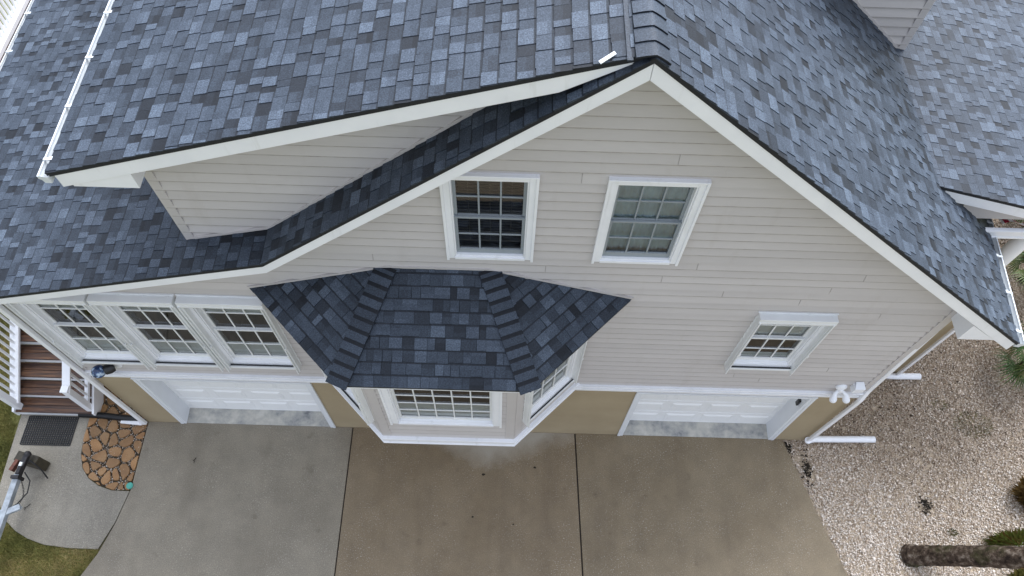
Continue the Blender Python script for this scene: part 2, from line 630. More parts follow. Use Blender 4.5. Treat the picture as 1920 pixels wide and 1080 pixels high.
b = MB()
b.quad((-300, -300, -.05), (-6.5, -300, -.05), (-6.5, 300, -.05), (-300, 300, -.05))
b.quad((-6.5, -300, -.05), (300, -300, -.05), (300, -12, -.05), (-6.5, -12, -.05))
b.quad((16, -12, -.05), (300, -12, -.05), (300, 300, -.05), (16, 300, -.05))
b.a = [.2] * 3
structure(b.build('lawn', 'grass'))

b = MB()
b.quad((5.0, -12, -.05), (16, -12, -.05), (16, 14, -.05), (5.0, 14, -.05))
structure(b.build('gravel_bed', 'gravelbed'))

def slab(name, poly, mat, z=0.0, th=.14):
    b = MB()
    b.prism([(x, y, z) for x, y in poly], (0, 0, -th))
    return structure(b.build(name, mat, bevel=.008))

slab('driveway', [(-6.615, -.0), (-6.61, -1.27), (-6.72, -1.85), (-6.88, -2.36), (-7.06, -2.72), (-7.45, -3.4), (-8.2, -4.4), (-8.6, -12), (-2.75, -12), (-2.815, 0)], 'conc_a')
slab('driveway', [(-2.795, 0), (-2.73, -12), (1.76, -12), (1.335, 0)], 'conc_b')
slab('driveway', [(1.36, 0), (1.785, -12), (9.3, -12), (5.98, -2.34), (5.24, 0)], 'conc_c')
b = MB()
b.add([(-2.83, -.001, -.02), (-2.78, -.001, -.02), (-2.715, -11.9, -.02), (-2.765, -11.9, -.02)], [(0, 1, 2, 3)])
structure(b.build('driveway_joint', 'joint'))
b = MB()
b.add([(1.32, -.001, -.02), (1.375, -.001, -.02), (1.80, -11.9, -.02), (1.745, -11.9, -.02)], [(0, 1, 2, 3)])
structure(b.build('driveway_joint', 'joint'))

# patio slab with a curved edge, and the flagstone bed it wraps round
patio = [(-9.02, .35), (-8.98, -.6), (-8.96, -1.05), (-8.95, -1.25), (-8.88, -1.5), (-8.76, -1.7), (-8.60, -1.88), (-8.40, -2.03), (-8.15, -2.15),
         (-7.85, -2.24), (-7.4, -2.285), (-6.9, -2.29), (-6.73, -1.83), (-6.625, -1.29), (-6.95, -1.285), (-7.2, -1.21), (-7.42, -1.08), (-7.58, -.90),
         (-7.68, -.65), (-7.72, -.35), (-7.73, .35)]
slab('patio', patio, 'conc_p', -.004)
bed = [(-6.62, 1.6), (-7.72, 1.6), (-7.725, -.35), (-7.675, -.65), (-7.575, -.90), (-7.415, -1.075), (-7.2, -1.2), (-6.95, -1.275), (-6.63, -1.275)]
b = MB()
b.quad(*[(x, y, -.035) for x, y in bed])
structure(b.build('path_bed', 'soil'))
seeds = []
rs = random.Random(21)
tries = 0
while len(seeds) < 74 and tries < 9000:
    tries += 1
    p = (rs.uniform(-7.75, -6.6), rs.uniform(-1.3, 1.6))
    if all((p[0] - q[0]) ** 2 + ((p[1] - q[1]) * 1.0) ** 2 > rs.uniform(.10, .27) ** 2 for q in seeds):
        seeds.append(p)
b = MB()
for i, s_ in enumerate(seeds):
    poly = list(bed)
    for j, q in enumerate(seeds):
        if i == j or abs(q[0] - s_[0]) + abs(q[1] - s_[1]) > 1.2:
            continue
        a_, b_ = q[0] - s_[0], q[1] - s_[1]
        L = math.hypot(a_, b_)
        a_, b_ = a_ / L, b_ / L
        poly = clip(poly, a_, b_, a_ * (s_[0] + q[0]) / 2 + b_ * (s_[1] + q[1]) / 2 - .014)
        if len(poly) < 3:
            break
    if len(poly) < 3:
        continue
    cx = sum(p[0] for p in poly) / len(poly)
    cy = sum(p[1] for p in poly) / len(poly)
    # soften corners: Chaikin, then shrink a little
    for it in range(2):
        np_ = []
        for k in range(len(poly)):
            p, q = poly[k], poly[(k + 1) % len(poly)]
            np_ += [(p[0] * .8 + q[0] * .2, p[1] * .8 + q[1] * .2), (p[0] * .2 + q[0] * .8, p[1] * .2 + q[1] * .8)]
        poly = np_
    poly = [(cx + (p[0] - cx) * .97 + rs.uniform(-.004, .004), cy + (p[1] - cy) * .97 + rs.uniform(-.004, .004)) for p in poly]
    zt = rs.uniform(-.004, .008)
    inner = [(cx + (p[0] - cx) * .95, cy + (p[1] - cy) * .95, zt) for p in poly]
    outer = [(p[0], p[1], zt - .012) for p in poly]
    low = [(p[0], p[1], -.08) for p in poly]
    m_ = len(poly)
    tn = rs.random()
    b.add(inner, [tuple(range(m_))], 0, tn)
    b.add(inner + outer, [(k, m_ + k, m_ + (k + 1) % m_, (k + 1) % m_) for k in range(m_)], 0, tn)
    b.add(outer + low, [(k, m_ + k, m_ + (k + 1) % m_, (k + 1) % m_) for k in range(m_)], 0, tn)
structure(b.build('flagstone_path', 'stone'))

def blob_mesh(name, P, S, tones, mat, kind='stuff'):
    """many small irregular stones (P centres, S sizes) in one mesh"""
    N = len(P)
    base = np.array([(1, 0, 0), (-1, 0, 0), (0, 1, 0), (0, -1, 0), (0, 0, 1), (0, 0, -1)], float)
    tri = np.array([(0, 2, 4), (2, 1, 4), (1, 3, 4), (3, 0, 4), (2, 0, 5), (1, 2, 5), (3, 1, 5), (0, 3, 5)])
    V = base[None] * nrg.uniform(.6, 1.25, (N, 6, 1)) + nrg.normal(0, .16, (N, 6, 3))
    sc = np.stack([nrg.uniform(.7, 1.4, N), nrg.uniform(.6, 1.1, N), nrg.uniform(.35, .7, N)], 1)
    V = V * sc[:, None, :] * S[:, None, None]
    a = nrg.uniform(0, 6.283, N)
    c, s_ = np.cos(a)[:, None], np.sin(a)[:, None]
    x, y, z = V[..., 0].copy(), V[..., 1].copy(), V[..., 2].copy()
    tl = nrg.normal(0, .35, (N, 1))
    z2 = z + x * tl
    V = np.stack([x * c - y * s_, x * s_ + y * c, z2], -1) + P[:, None, :]
    F = tri[None] + (np.arange(N) * 6)[:, None, None]
    return np_mesh(name, V.reshape(-1, 3), F.reshape(-1, 3), np.repeat(tones, 8), mat, kind)

def np_mesh(name, V, F, T, mat, kind=None, parent=None, smooth=False):
    me = bpy.data.meshes.new(name)
    if parent is not None:
        off = Vector((0, 0, 0))
        p = parent
        while p is not None:
            off += p.location
            p = p.parent
        V = V - np.array(off)
    me.vertices.add(len(V))
    me.vertices.foreach_set('co', V.astype(np.float32).ravel())
    k = F.shape[1]
    me.loops.add(F.size)
    me.loops.foreach_set('vertex_index', F.astype(np.int32).ravel())
    me.polygons.add(len(F))
    me.polygons.foreach_set('loop_start', np.arange(0, F.size, k, dtype=np.int32))
    me.polygons.foreach_set('loop_total', np.full(len(F), k, dtype=np.int32))
    me.materials.append(M[mat])
    at = me.attributes.new('tone', 'FLOAT', 'FACE')
    at.data.foreach_set('value', T.astype(np.float32))
    me.update(calc_edges=True)
    o = bpy.data.objects.new(name, me)
    col.objects.link(o)
    if kind:
        o['kind'] = kind
    if parent is not None:
        o.parent = parent
    return o

def lowfreq(x, y, seed, n=9, f=1.0):
    r = np.random.default_rng(seed)
    v = np.zeros_like(x)
    for i in range(n):
        a = r.uniform(0, 6.28)
        k = f * r.uniform(.4, 2.6)
        v += np.sin(k * (x * np.cos(a) + y * np.sin(a)) + r.uniform(0, 6.28)) / math.sqrt(n)
    return v

# shell gravel: real small stones over the right-hand bed
N = 270000
x = nrg.uniform(5.2, 12.4, N)
y = nrg.uniform(-3.3, 7.5, N)
edge = np.where(y < 0, 5.24 + (0 - y) * .318, 5.72)
keep = (x > edge + nrg.normal(.03, .02, N)) & ~((y > 0) & (x < 5.74)) & ~((y > 1.38) & (x < 7.76)) & ((y < 2.0) | (x > 8))
lf = lowfreq(x, y, 3, f=1.6)
keep &= nrg.random(N) < np.clip(.95 - .16 * (lf > .9), 0, 1)
hole = (((x - 7.66) / .17) ** 2 + ((y + 1.17) / .15) ** 2 < nrg.uniform(.4, 1.3, N)) | (((x - 5.62) / .16) ** 2 + ((y + .50 + (x - 5.62) * 1.3) / .30) ** 2 < nrg.uniform(.3, 1.0, N))
keep &= ~(hole & (nrg.random(N) < .88))
x, y, lf = x[keep], y[keep], lf[keep]
S = nrg.gamma(6, .0017, len(x)) + .0045
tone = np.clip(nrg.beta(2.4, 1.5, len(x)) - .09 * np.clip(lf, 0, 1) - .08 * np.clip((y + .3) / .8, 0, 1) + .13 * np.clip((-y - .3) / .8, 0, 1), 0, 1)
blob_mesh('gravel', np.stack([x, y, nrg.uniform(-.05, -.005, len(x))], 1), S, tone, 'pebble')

# white pebbles between the flagstones
N = 5200
x = nrg.uniform(-7.72, -6.63, N)
y = nrg.uniform(-1.27, 1.5, N)
keep = ~((y < -.35) & (x < -7.72 + (-.35 - y) ** 2 * .9))
x, y = x[keep], y[keep]
blob_mesh('path_pebbles', np.stack([x, y, nrg.uniform(-.016, -.004, len(x))], 1), nrg.uniform(.006, .013, len(x)), np.clip(nrg.beta(1.3, .8, len(x)), 0, 1), 'pebble')

def blades(name, x, y, z, h, w, lean, tones, mat, kind=None, parent=None):
    n_ = len(x)
    a = nrg.uniform(0, 6.283, n_)
    px, py = np.cos(a) * w / 2, np.sin(a) * w / 2
    dx, dy = nrg.normal(0, 1, n_) * lean, nrg.normal(0, 1, n_) * lean
    V = np.stack([np.stack([x - px, y - py, z], 1), np.stack([x + px, y + py, z], 1), np.stack([x + dx, y + dy, z + h], 1)], 1)
    F = np.arange(3 * n_).reshape(-1, 3)
    return np_mesh(name, V.reshape(-1, 3), F, tones, mat, kind, parent)

def inpoly(x, y, poly):
    r = np.zeros(len(x), bool)
    n_ = len(poly)
    for i in range(n_):
        (x0, y0), (x1, y1) = poly[i], poly[(i + 1) % n_]
        c = ((y0 > y) != (y1 > y)) & (x < (x1 - x0) * (y - y0) / (y1 - y0 + 1e-12) + x0)
        r ^= c
    return r

N = 230000
x = nrg.uniform(-10.8, -6.6, N)
y = nrg.uniform(-4.2, 3.2, N)
drv = [(-6.4, 0), (-6.61, -1.27), (-6.72, -1.85), (-6.88, -2.36), (-7.08, -2.74), (-7.47, -3.42), (-8.22, -4.42), (-6, -4.42)]
keep = ~inpoly(x, y, patio) & ~inpoly(x, y, drv) & ~((x > -9.06) & (y > -.3)) & ~((x > -7.9) & (y > -1.6)) & ~((x > -9.2 + nrg.normal(0, .05, N)) & (y > -.1) & (y < .5) & (nrg.random(N) < .8))
x, y = x[keep], y[keep]
lf = lowfreq(x, y, 5, f=3.2)
tone = np.clip(.42 + .20 * lf + nrg.normal(0, .16, len(x)), 0, 1)
blades('grass', x, y, np.full(len(x), -.05), nrg.uniform(.03, .075, len(x)), nrg.uniform(.006, .012, len(x)), .03, tone, 'grass', 'stuff')

# ------------------------------------------------------------------ the house
HL = 'grey shingled house with beige siding above a tan stucco garage level and a bay window'
house = thing('house', (0, 0, 0), HL, 'house')
AX, AZ = 1.03, 9.64                 # gable apex
PS, PL = .8433, .2783               # steep and shallow pitch, left
KX, KZ = -2.68, 6.51                # where the left slope changes pitch
PR = .836
F0 = -.35                           # front edge of the main roof
BK = 11.5                           # back of the roofs
EX = -7.75
EZ = KZ - PL * (KX - EX)
zr = lambda x: AZ - PR * (x - AX)
zl = lambda x: AZ - PS * (AX - x) if x > KX else KZ - PL * (KX - x)

# windows: (x0, x1, z0, z1) of wall openings
W_UP1 = (-.60, .19, 6.30, 7.72)
W_UP2 = (1.04, 1.84, 6.31, 7.72)
TRI = [(-6.31, -5.45, 3.10, 5.02), (-5.21, -4.34, 3.09, 5.03), (-4.09, -3.19, 3.09, 5.04)]
W_SM = (3.33, 4.13, 3.55, 5.03)
holes = [W_UP1, W_UP2, W_SM] + TRI
seams = [(.44, 6.03), (1.83, 5.88), (2.18, 6.2), (2.64, 5.54), (3.9, 5.72), (3.64, 5.4), (4.78, 5.07), (4.18, 6.03), (4.79, 3.29), (3.48, 3.01), (3.91, 2.82), (.69, 7.82), (1.56, 8.14), (-1.55, 6.25)]
WL, WR = -6.62, 5.70

def xl(z):
    if z <= zl(WL) - .06:
        return WL
    z += .06
    if z < KZ:
        return KX - (KZ - z) / PL
    return min(AX, AX - (AZ - z) / PS)
def xr(z):
    if z <= zr(WR) - .06:
        return WR
    return max(AX, AX + (AZ - z - .06) / PR)
b = MB()
siding(b, xl, xr, 2.5, 9.57, [zl(WL) - .06, KZ - .06, zr(WR) - .06], holes, seams)
# side walls and back wall
for X in (WL, WR):
    zt = (zl(WL) if X == WL else zr(WR)) - .08
    b.quad((X, 0.01, 2.5), (X, BK - .4, 2.5), (X, BK - .4, zt), (X, 0.01, zt))
b.add([(WL, BK - .4, 2.5), (WR, BK - .4, 2.5), (WR, BK - .4, zr(WR) - .08), (AX, BK - .4, AZ - .08), (KX, BK - .4, KZ - .08), (WL, BK - .4, zl(WL) - .08)], [(0, 1, 2, 3, 4, 5)])
b.build('siding_wall', ['siding', 'siding_shade_dirt'], house)

GD = [(-5.95, -3.17), (2.19, 5.02)]      # garage openings
GH = 2.18
b = MB()
xs = [WL, GD[0][0], GD[0][1], GD[1][0], GD[1][1], WR]
for i in (0, 2, 4):
    b.quad((xs[i], 0, -.1), (xs[i + 1], 0, -.1), (xs[i + 1], 0, 2.5), (xs[i], 0, 2.5))
for i in (1, 3):
    b.quad((xs[i], 0, GH), (xs[i + 1], 0, GH), (xs[i + 1], 0, 2.5), (xs[i], 0, 2.5))
b.quad((WL, 0, -.1), (WL, BK - .4, -.1), (WL, BK - .4, 2.5), (WL, 0, 2.5))
b.quad((WR, 0, -.1), (WR, BK - .4, -.1), (WR, BK - .4, 2.5), (WR, 0, 2.5))
# ground-floor wall of the wing behind, to the right
b.box(WR + .002, 7.74, 1.41, 9.0, -.1, 2.42)
b.quad((WL, 3.2, 2.49), (WR, 3.2, 2.49), (WR, 0.02, 2.49), (WL, .02, 2.49))
b.build('stucco_wall', 'stucco', house)

b = MB()
for (x0, x1) in ((WL - .03, -2.73), (1.10, WR + .03)):
    b = MB()
    b.box(x0, x1, -.045, -.001, 2.30, 2.50)
    b.box(x0, x1, -.075, -.001, 2.5005, 2.53)
    b.box(x0, x1, -.06, -.0455, 2.36, 2.41)
    b.build('trim_band', 'white', house, .006)
b = MB()
b.box(WL - .034, WL - .001, -.03, BK - .5, 2.30, 2.50)
b.build('trim_band', 'white', house, .006)

b = MB()
b.box(WR - .10, WR + .02, -.035, .06, 2.535, zr(WR) - .16)
b.build('corner_trim', 'siding', house, .006)
b = MB()
b.box(WL - .02, WL + .09, -.035, .06, 2.535, zl(WL) - .10)
b.build('corner_trim', 'siding', house, .006)

# ---- roofs
b = MB()
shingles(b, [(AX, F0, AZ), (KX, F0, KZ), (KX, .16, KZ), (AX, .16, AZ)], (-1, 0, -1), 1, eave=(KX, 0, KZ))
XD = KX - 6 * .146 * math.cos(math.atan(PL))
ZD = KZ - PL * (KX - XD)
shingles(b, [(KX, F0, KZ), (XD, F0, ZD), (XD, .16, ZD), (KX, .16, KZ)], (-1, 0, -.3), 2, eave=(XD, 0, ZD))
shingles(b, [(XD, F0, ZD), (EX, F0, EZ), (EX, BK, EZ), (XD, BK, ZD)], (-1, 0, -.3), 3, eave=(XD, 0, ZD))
b.build('left_roof'.replace('left_', 'low_'), 'shingle', house)

XK = 5.50
ZK = zr(XK)
b = MB()
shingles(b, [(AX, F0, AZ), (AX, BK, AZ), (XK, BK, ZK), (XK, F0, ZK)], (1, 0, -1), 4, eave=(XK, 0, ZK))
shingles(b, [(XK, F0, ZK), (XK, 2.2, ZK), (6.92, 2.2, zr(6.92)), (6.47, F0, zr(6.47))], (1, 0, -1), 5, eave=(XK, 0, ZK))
b.build('steep_roof', 'shingle', house)

# dark roof decking seen on edge, under the shingles
b = MB()
def deck(mb, p):
    mb.prism([(x, F0 + .004, z - .003) for x, z in p] + [(x, F0 + .004, z - .048) for x, z in reversed(p)], (0, BK - F0 - .01, 0))
deck(b, [(EX, EZ), (KX, KZ), (AX, AZ)])
deck(b, [(AX, AZ), (XK, ZK)])
q = [(XK, F0 + .004), (6.47, F0 + .004), (6.92, 2.2), (XK, 2.2)]
b.prism([(x, y, zr(x) - .003) for x, y in q], (0, 0, -.045))
b.build('roof_decking', 'deckedge', house)

b = MB()
def rake(pts, hs_, y0=F0 + .012, th=.035, top=.046):
    b.prism([(x, y0, z - top) for x, z in pts] + [(x, y0, z - top - h) for (x, z), h in reversed(list(zip(pts, hs_)))], (0, th, 0))
rake([(EX + .05, zl(EX + .05)), (KX, KZ), (AX - .002, AZ)], (.14, .152, .182))
b.build('rake_board', 'white', house, .004)
b = MB()
rake([(AX + .002, AZ), (6.44, zr(6.44))], (.185, .185))
b.build('rake_board', 'white', house, .004)

b = MB()
sf = .14
def soffit(pts, y0, y1):
    b.prism([(x, y0, z - sf) for x, z in pts] + [(x, y0, z - sf - .02) for x, z in reversed(pts)], (0, y1 - y0, 0))
soffit([(EX + .05, zl(EX + .05)), (KX, KZ), (AX, AZ), (6.40, zr(6.40))], F0 + .05, -.002)
# boxed cornice return at the right eave
zb = 5.14
xb = AX + (AZ - .235 - zb) / PR
b.prism([(5.67, F0 + .02, zb), (xb, F0 + .02, zb), (5.67, F0 + .02, zr(5.67) - .245)], (0, .40, 0))
# eave soffits along both sides
b.box(5.72, 6.46, .06, 1.36, 5.05, 5.07)
b.box(EX + .06, WL - .01, F0 + .06, BK - .1, EZ - .16, EZ - .14)
b.box(EX + .06, EX + .09, F0 + .06, BK - .1, EZ - .14, EZ - .02)
b.build('soffit', 'white', house)

# ---- gutters
def gutter(path, wv, parent, brackets, depth=.085, width=.10, capvec=None):
    """K-style trough along path (two points); wv points outward"""
    p0, p1 = Vector(path[0]), Vector(path[1])
    wv = Vector(wv).normalized()
    prof = [(0, .0), (0, -depth), (width * .66, -depth), (width * .74, -depth * .55), (width, -depth * .25), (width, .012), (width - .014, .012),
            (width - .014, -depth * .18), (width * .62, -depth + .006), (.008, -depth + .006), (.008, 0)]
    mb = MB()
    a = [p0 + wv * u + Vector((0, 0, v)) for u, v in prof]
    c = [p1 + wv * u + Vector((0, 0, v)) for u, v in prof]
    n_ = len(prof)
    mb.add(a + c, [(i, (i + 1) % n_, n_ + (i + 1) % n_, n_ + i) for i in range(n_)])
    for q in (p0, p1):
        e = [q + wv * u + Vector((0, 0, v)) for u, v in prof[:6]]
        mb.add(e, [tuple(range(6))])
    g = mb.build('gutter', 'gutter', parent)
    d = (p1 - p0)
    for i in range(brackets):
        t_ = (i + .3) / brackets
        q = p0 + d * t_
        bb = MB()
        dn = d.normalized()
        bb.beam(q + wv * -.03 + Vector((0, 0, .018)), q + wv * (width - .004) + Vector((0, 0, .018)), .028, .012)
        bb.beam(q + wv * -.035 + Vector((0, 0, .03)), q + wv * .035 + Vector((0, 0, .028)), .04, .02)
        bb.build('bracket', 'gutter', g)
    return g
gutter([(EX + .03, F0, EZ - .015), (EX + .03, BK, EZ - .015)], (-1, 0, 0), house, 14)
gutter([(6.46, F0 + .01, zr(6.46) - .02), (6.90, 2.15, zr(6.90) - .02)], (1, -.18, 0), house, 4)

# ---- the long shed dormer on the left
DF, DW = -.30, .14                      # front edge of its roof; its wall
PD = .316
zd = lambda x: AZ - PD * (AX - x)
DEX = -4.28
DX = -3.68                              # wall corner
def dl(z):                              # lower boundary of the wall follows the roof below
    if z < KZ:
        return KX - (KZ - z) / PL
    return KX + (z - KZ) / PS
ztop = 9.28
b = MB()
# boards between roof line below and dormer roof line above: for each z, x runs from the wall corner / roof above to the roof below
def dxl(z):
    z2 = z + .10
    return DX if z2 <= zd(DX) else AX - (AZ - z2) / PD
def dxr(z):
    if z < KZ:
        return KX - (KZ - z) / PL
    return KX + (z - KZ) / PS
b.xf = Matrix.Translation((0, DW, 0))
siding(b, dxl, dxr, zl(DX) + .012, 9.25, [KZ, zd(DX) - .10], expo=.158)
b.xf = None
b.quad((DX, DW + .01, zl(DX) - .05), (DX, 9.4, zl(DX) - .05), (DX, 9.4, zd(DX) - .1), (DX, DW + .01, zd(DX) - .1))
dormer = b.build('shed_dormer', ['siding', 'siding_shade_dirt'], house)
b = MB()
b.box(DX - .02, DX + .09, DW - .03, DW + .1, zl(DX) + .01, zd(DX) - .12)
b.build('corner_trim', 'siding', dormer, .005)
b = MB()                                # flashing trim where the wall meets the roof
for (xa, za), (xb_, zb_) in (((DX + .09, zl(DX + .09)), (KX, KZ)), ((KX, KZ), (.3, zl(.3)))):
    b.prism([(xa, DW - .034, za + .012), (xb_, DW - .034, zb_ + .012), (xb_, DW - .034, zb_ + .055), (xa, DW - .034, za + .055)], (0, .03, 0))
b.build('flashing', 'siding', dormer, .003)
b = MB()
shingles(b, [(AX, DF, AZ), (DEX, DF, zd(DEX)), (DEX, 9.6, zd(DEX)), (AX, 9.6, AZ)], (-1, 0, -.3), 8)
b.build('roof', 'shingle', dormer)
b = MB()
p = [(DEX, zd(DEX)), (AX, AZ)]
b.prism([(x, DF + .004, z - .004) for x, z in p] + [(x, DF + .004, z - .045) for x, z in reversed(p)], (0, 9.6 - DF, 0))
b.build('roof_decking', 'deckedge', dormer)
b = MB()
xe = AX - .05
b.prism([(DEX + .06, DF + .012, zd(DEX + .06) - .043), (xe, DF + .012, zd(xe) - .043), (xe - .25, DF + .012, zd(xe - .25) - .12), (xe - .62, DF + .012, zd(xe - .62) - .225), (DEX + .06, DF + .012, zd(DEX + .06) - .225)], (0, .035, 0))
b.build('rake_board', 'white', dormer, .004)
b = MB()
b.prism([(DEX + .05, DF + .05, zd(DEX) - .16), (.35, DF + .05, zd(.35) - .16), (.35, DF + .05, zd(.35) - .18), (DEX + .05, DF + .05, zd(DEX) - .18)], (0, DW - DF - .055, 0))
# boxed return
zc = 7.76
b.prism([(DEX + .16, DF + .022, zc), (-3.50, DF + .022, zc), (-3.50, DF + .022, zd(-3.5) - .23), (DEX + .16, DF + .022, zd(DEX + .16) - .23)], (0, .42, 0))
b.box(DEX + .05, DX, DW + .02, 9.5, zc + .02, zc + .04)
b.box(DEX + .03, DEX + .05, DF + .06, 9.5, zd(DEX) - .16, zd(DEX) - .03)
b.build('soffit', 'white', dormer)
gutter([(DEX + .02, DF - .02, zd(DEX) - .02), (DEX + .02, 9.5, zd(DEX) - .02)], (-1, 0, 0), dormer, 15)

# ---- ridge cap: bent cap shingles on a vent strip
def caps(mb, p_hi, p_lo, nl, nr, half, expo, seed, thick=.016, lift=.012, band=.3, band_tone=.0):
    """bent cap shingles from p_lo up to p_hi; nl/nr are unit vectors down either side"""
    rg = random.Random(seed)
    p_hi, p_lo = Vector(p_hi), Vector(p_lo)
    L = (p_hi - p_lo).length
    d = (p_hi - p_lo).normalized()
    nl, nr = Vector(nl).normalized(), Vector(nr).normalized()
    upv = -(nl + nr)
    upv = (upv - d * upv.dot(d)).normalized()
    n_ = int(L / expo)
    sections = [(-1, None), (-.55, None), (-.22, None), (0, None), (.22, None), (.55, None), (1, None)]
    for i in range(n_ + 1):
        s0 = i * expo
        s1 = min(L, s0 + expo * 1.35)
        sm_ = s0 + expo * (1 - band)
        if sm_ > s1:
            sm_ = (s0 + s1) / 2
        tn = .55 + rg.uniform(-.16, .2)
        A, B, Cm = [], [], []
        for f, _ in sections:
            sd = nl if f < 0 else nr
            rnd = -.22 * half * (1 - abs(f)) ** 2 * .5
            q = p_lo + sd * (abs(f) * half) + upv * rnd
            A.append(q + d * s0 + upv * (lift + thick))
            B.append(q + d * s1 + upv * (lift + .002))
            Cm.append(A[-1].lerp(B[-1], (sm_ - s0) / max(1e-6, s1 - s0)))
        m_ = len(A)
        A0 = [a - upv * thick for a in A]
        mb.add(A + Cm, [(k, k + 1, m_ + k + 1, m_ + k) for k in range(m_ - 1)], 0, tn, True)
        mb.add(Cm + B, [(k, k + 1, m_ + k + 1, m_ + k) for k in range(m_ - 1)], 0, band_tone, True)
        mb.add(A + A0, [(k + 1, k, m_ + k, m_ + k + 1) for k in range(m_ - 1)], 0, .05)
        for k in (0, m_ - 1):
            mb.add([A[k], B[k], A0[k] + d * (s1 - s0), A0[k]], [(0, 1, 2, 3)], 0, .1)
b = MB()
sl, srr = Vector((-1, 0, -PD)).normalized(), Vector((1, 0, -PR)).normalized()
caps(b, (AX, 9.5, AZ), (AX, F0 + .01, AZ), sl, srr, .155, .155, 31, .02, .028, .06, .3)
for sd, h in ((sl, .185),):
    q0 = Vector((AX, F0 + .02, AZ + .012)) + sd * h
    q1 = Vector((AX, 9.5, AZ + .012)) + sd * h
    b.beam(q0, q1, .045, .014, (0, 0, 1), 0, .4)
b.build('ridge_cap', 'shingle', house)

# ---- porch roof and small dormer on the right
PX = 11.6
zp = lambda x: ZK + .012 - .282 * (x - XK)
PF = 1.45
b = MB()
shingles(b, [(XK - .02, PF, zp(XK - .02)), (XK - .02, BK, zp(XK - .02)), (PX, BK, zp(PX)), (PX, PF, zp(PX))], (1, 0, -.28), 12)
porch = b.build('porch_roof', 'shingle', house)
b = MB()
b.prism([(XK, PF + .004, zp(XK) - .004), (PX, PF + .004, zp(PX) - .004), (PX, PF + .004, zp(PX) - .045), (XK, PF + .004, zp(XK) - .045)], (0, BK - PF - .01, 0))
b.build('roof_decking', 'deckedge', porch)
b = MB()
b.prism([(XK + .06, PF + .012, zp(XK + .06) - .05), (PX, PF + .012, zp(PX) - .05), (PX, PF + .012, zp(PX) - .23), (XK + .34, PF + .012, zp(XK + .34) - .23)], (0, .035, 0))
b.build('rake_board', 'white', porch, .004)
b = MB()
b.add([(6.1, PF + .08, 5.14), (7.9, PF + .08, 5.14), (7.9, PF + .08, zp(7.9) - .06), (6.1, PF + .08, zp(6.1) - .06)], [(0, 1, 2, 3)])
b.build('gable_infill', 'siding', porch)
b = MB()
b.box(6.35, 8.4, PF + .0, PF + .055, 4.79, 4.97)
b.box(6.35, 8.4, PF - .012, PF - .001, 4.93, 4.97)
b.box(6.35, 8.4, PF - .012, PF - .001, 4.79, 4.83)
b.build('porch_beam', 'white', porch, .006)
b = MB()
b.tube([(7.42, 1.56, 2.42), (7.42, 1.56, 4.79)], .118, 24)
b.build('porch_column', 'white', porch)

RF, RW = 3.62, 3.95                     # right dormer: roof front, wall
zq = lambda x: AZ - PD * (x - AX)
b = MB()
b.xf = Matrix.Translation((0, RW, 0))
siding(b, lambda z: AX + (AZ - z) / PR, lambda z: 5.62 if z + .1 < zq(5.62) else AX + (AZ - z - .1) / PD, zr(5.62) + .02, 9.2, [zq(5.62) - .1])
b.xf = None
b.quad((5.62, RW + .01, zr(5.62) - .1), (5.62, 9.5, zr(5.62) - .1), (5.62, 9.5, zq(5.62) - .1), (5.62, RW + .01, zq(5.62) - .1))
dorm2 = b.build('shed_dormer', ['siding', 'siding_shade_dirt'], house)
b = MB()
b.box(5.53, 5.64, RW - .03, RW + .08, zr(5.62) - .04, zq(5.62) - .12)
b.build('corner_trim', 'siding', dorm2, .005)
b = MB()
b.prism([(5.55, RW - .034, zr(5.55) + .012), (2.0, RW - .034, zr(2.0) + .012), (2.0, RW - .034, zr(2.0) + .06), (5.55, RW - .034, zr(5.55) + .06)], (0, .03, 0))
b.build('flashing', 'siding', dorm2)
b = MB()
p = [(AX, AZ + .012), (6.2, zq(6.2) + .012)]
b.prism([(x, RF, z) for x, z in p] + [(x, RF, z - .05) for x, z in reversed(p)], (0, 6.0, 0), 0, .4)
b.build('roof', 'shingle', dorm2)
b = MB()
p = [(AX + .3, zq(AX + .3) - .045), (6.2, zq(6.2) - .045)]
b.prism([(x, RF + .012, z) for x, z in p] + [(x, RF + .012, z - .18) for x, z in reversed(p)], (0, .035, 0))
b.build('rake_board', 'white', dorm2)

# ------------------------------------------------------------------ windows
def frame_xf(origin, ang=0.0):
    return Matrix.Translation(origin) @ Matrix.Rotation(ang, 4, 'Z')

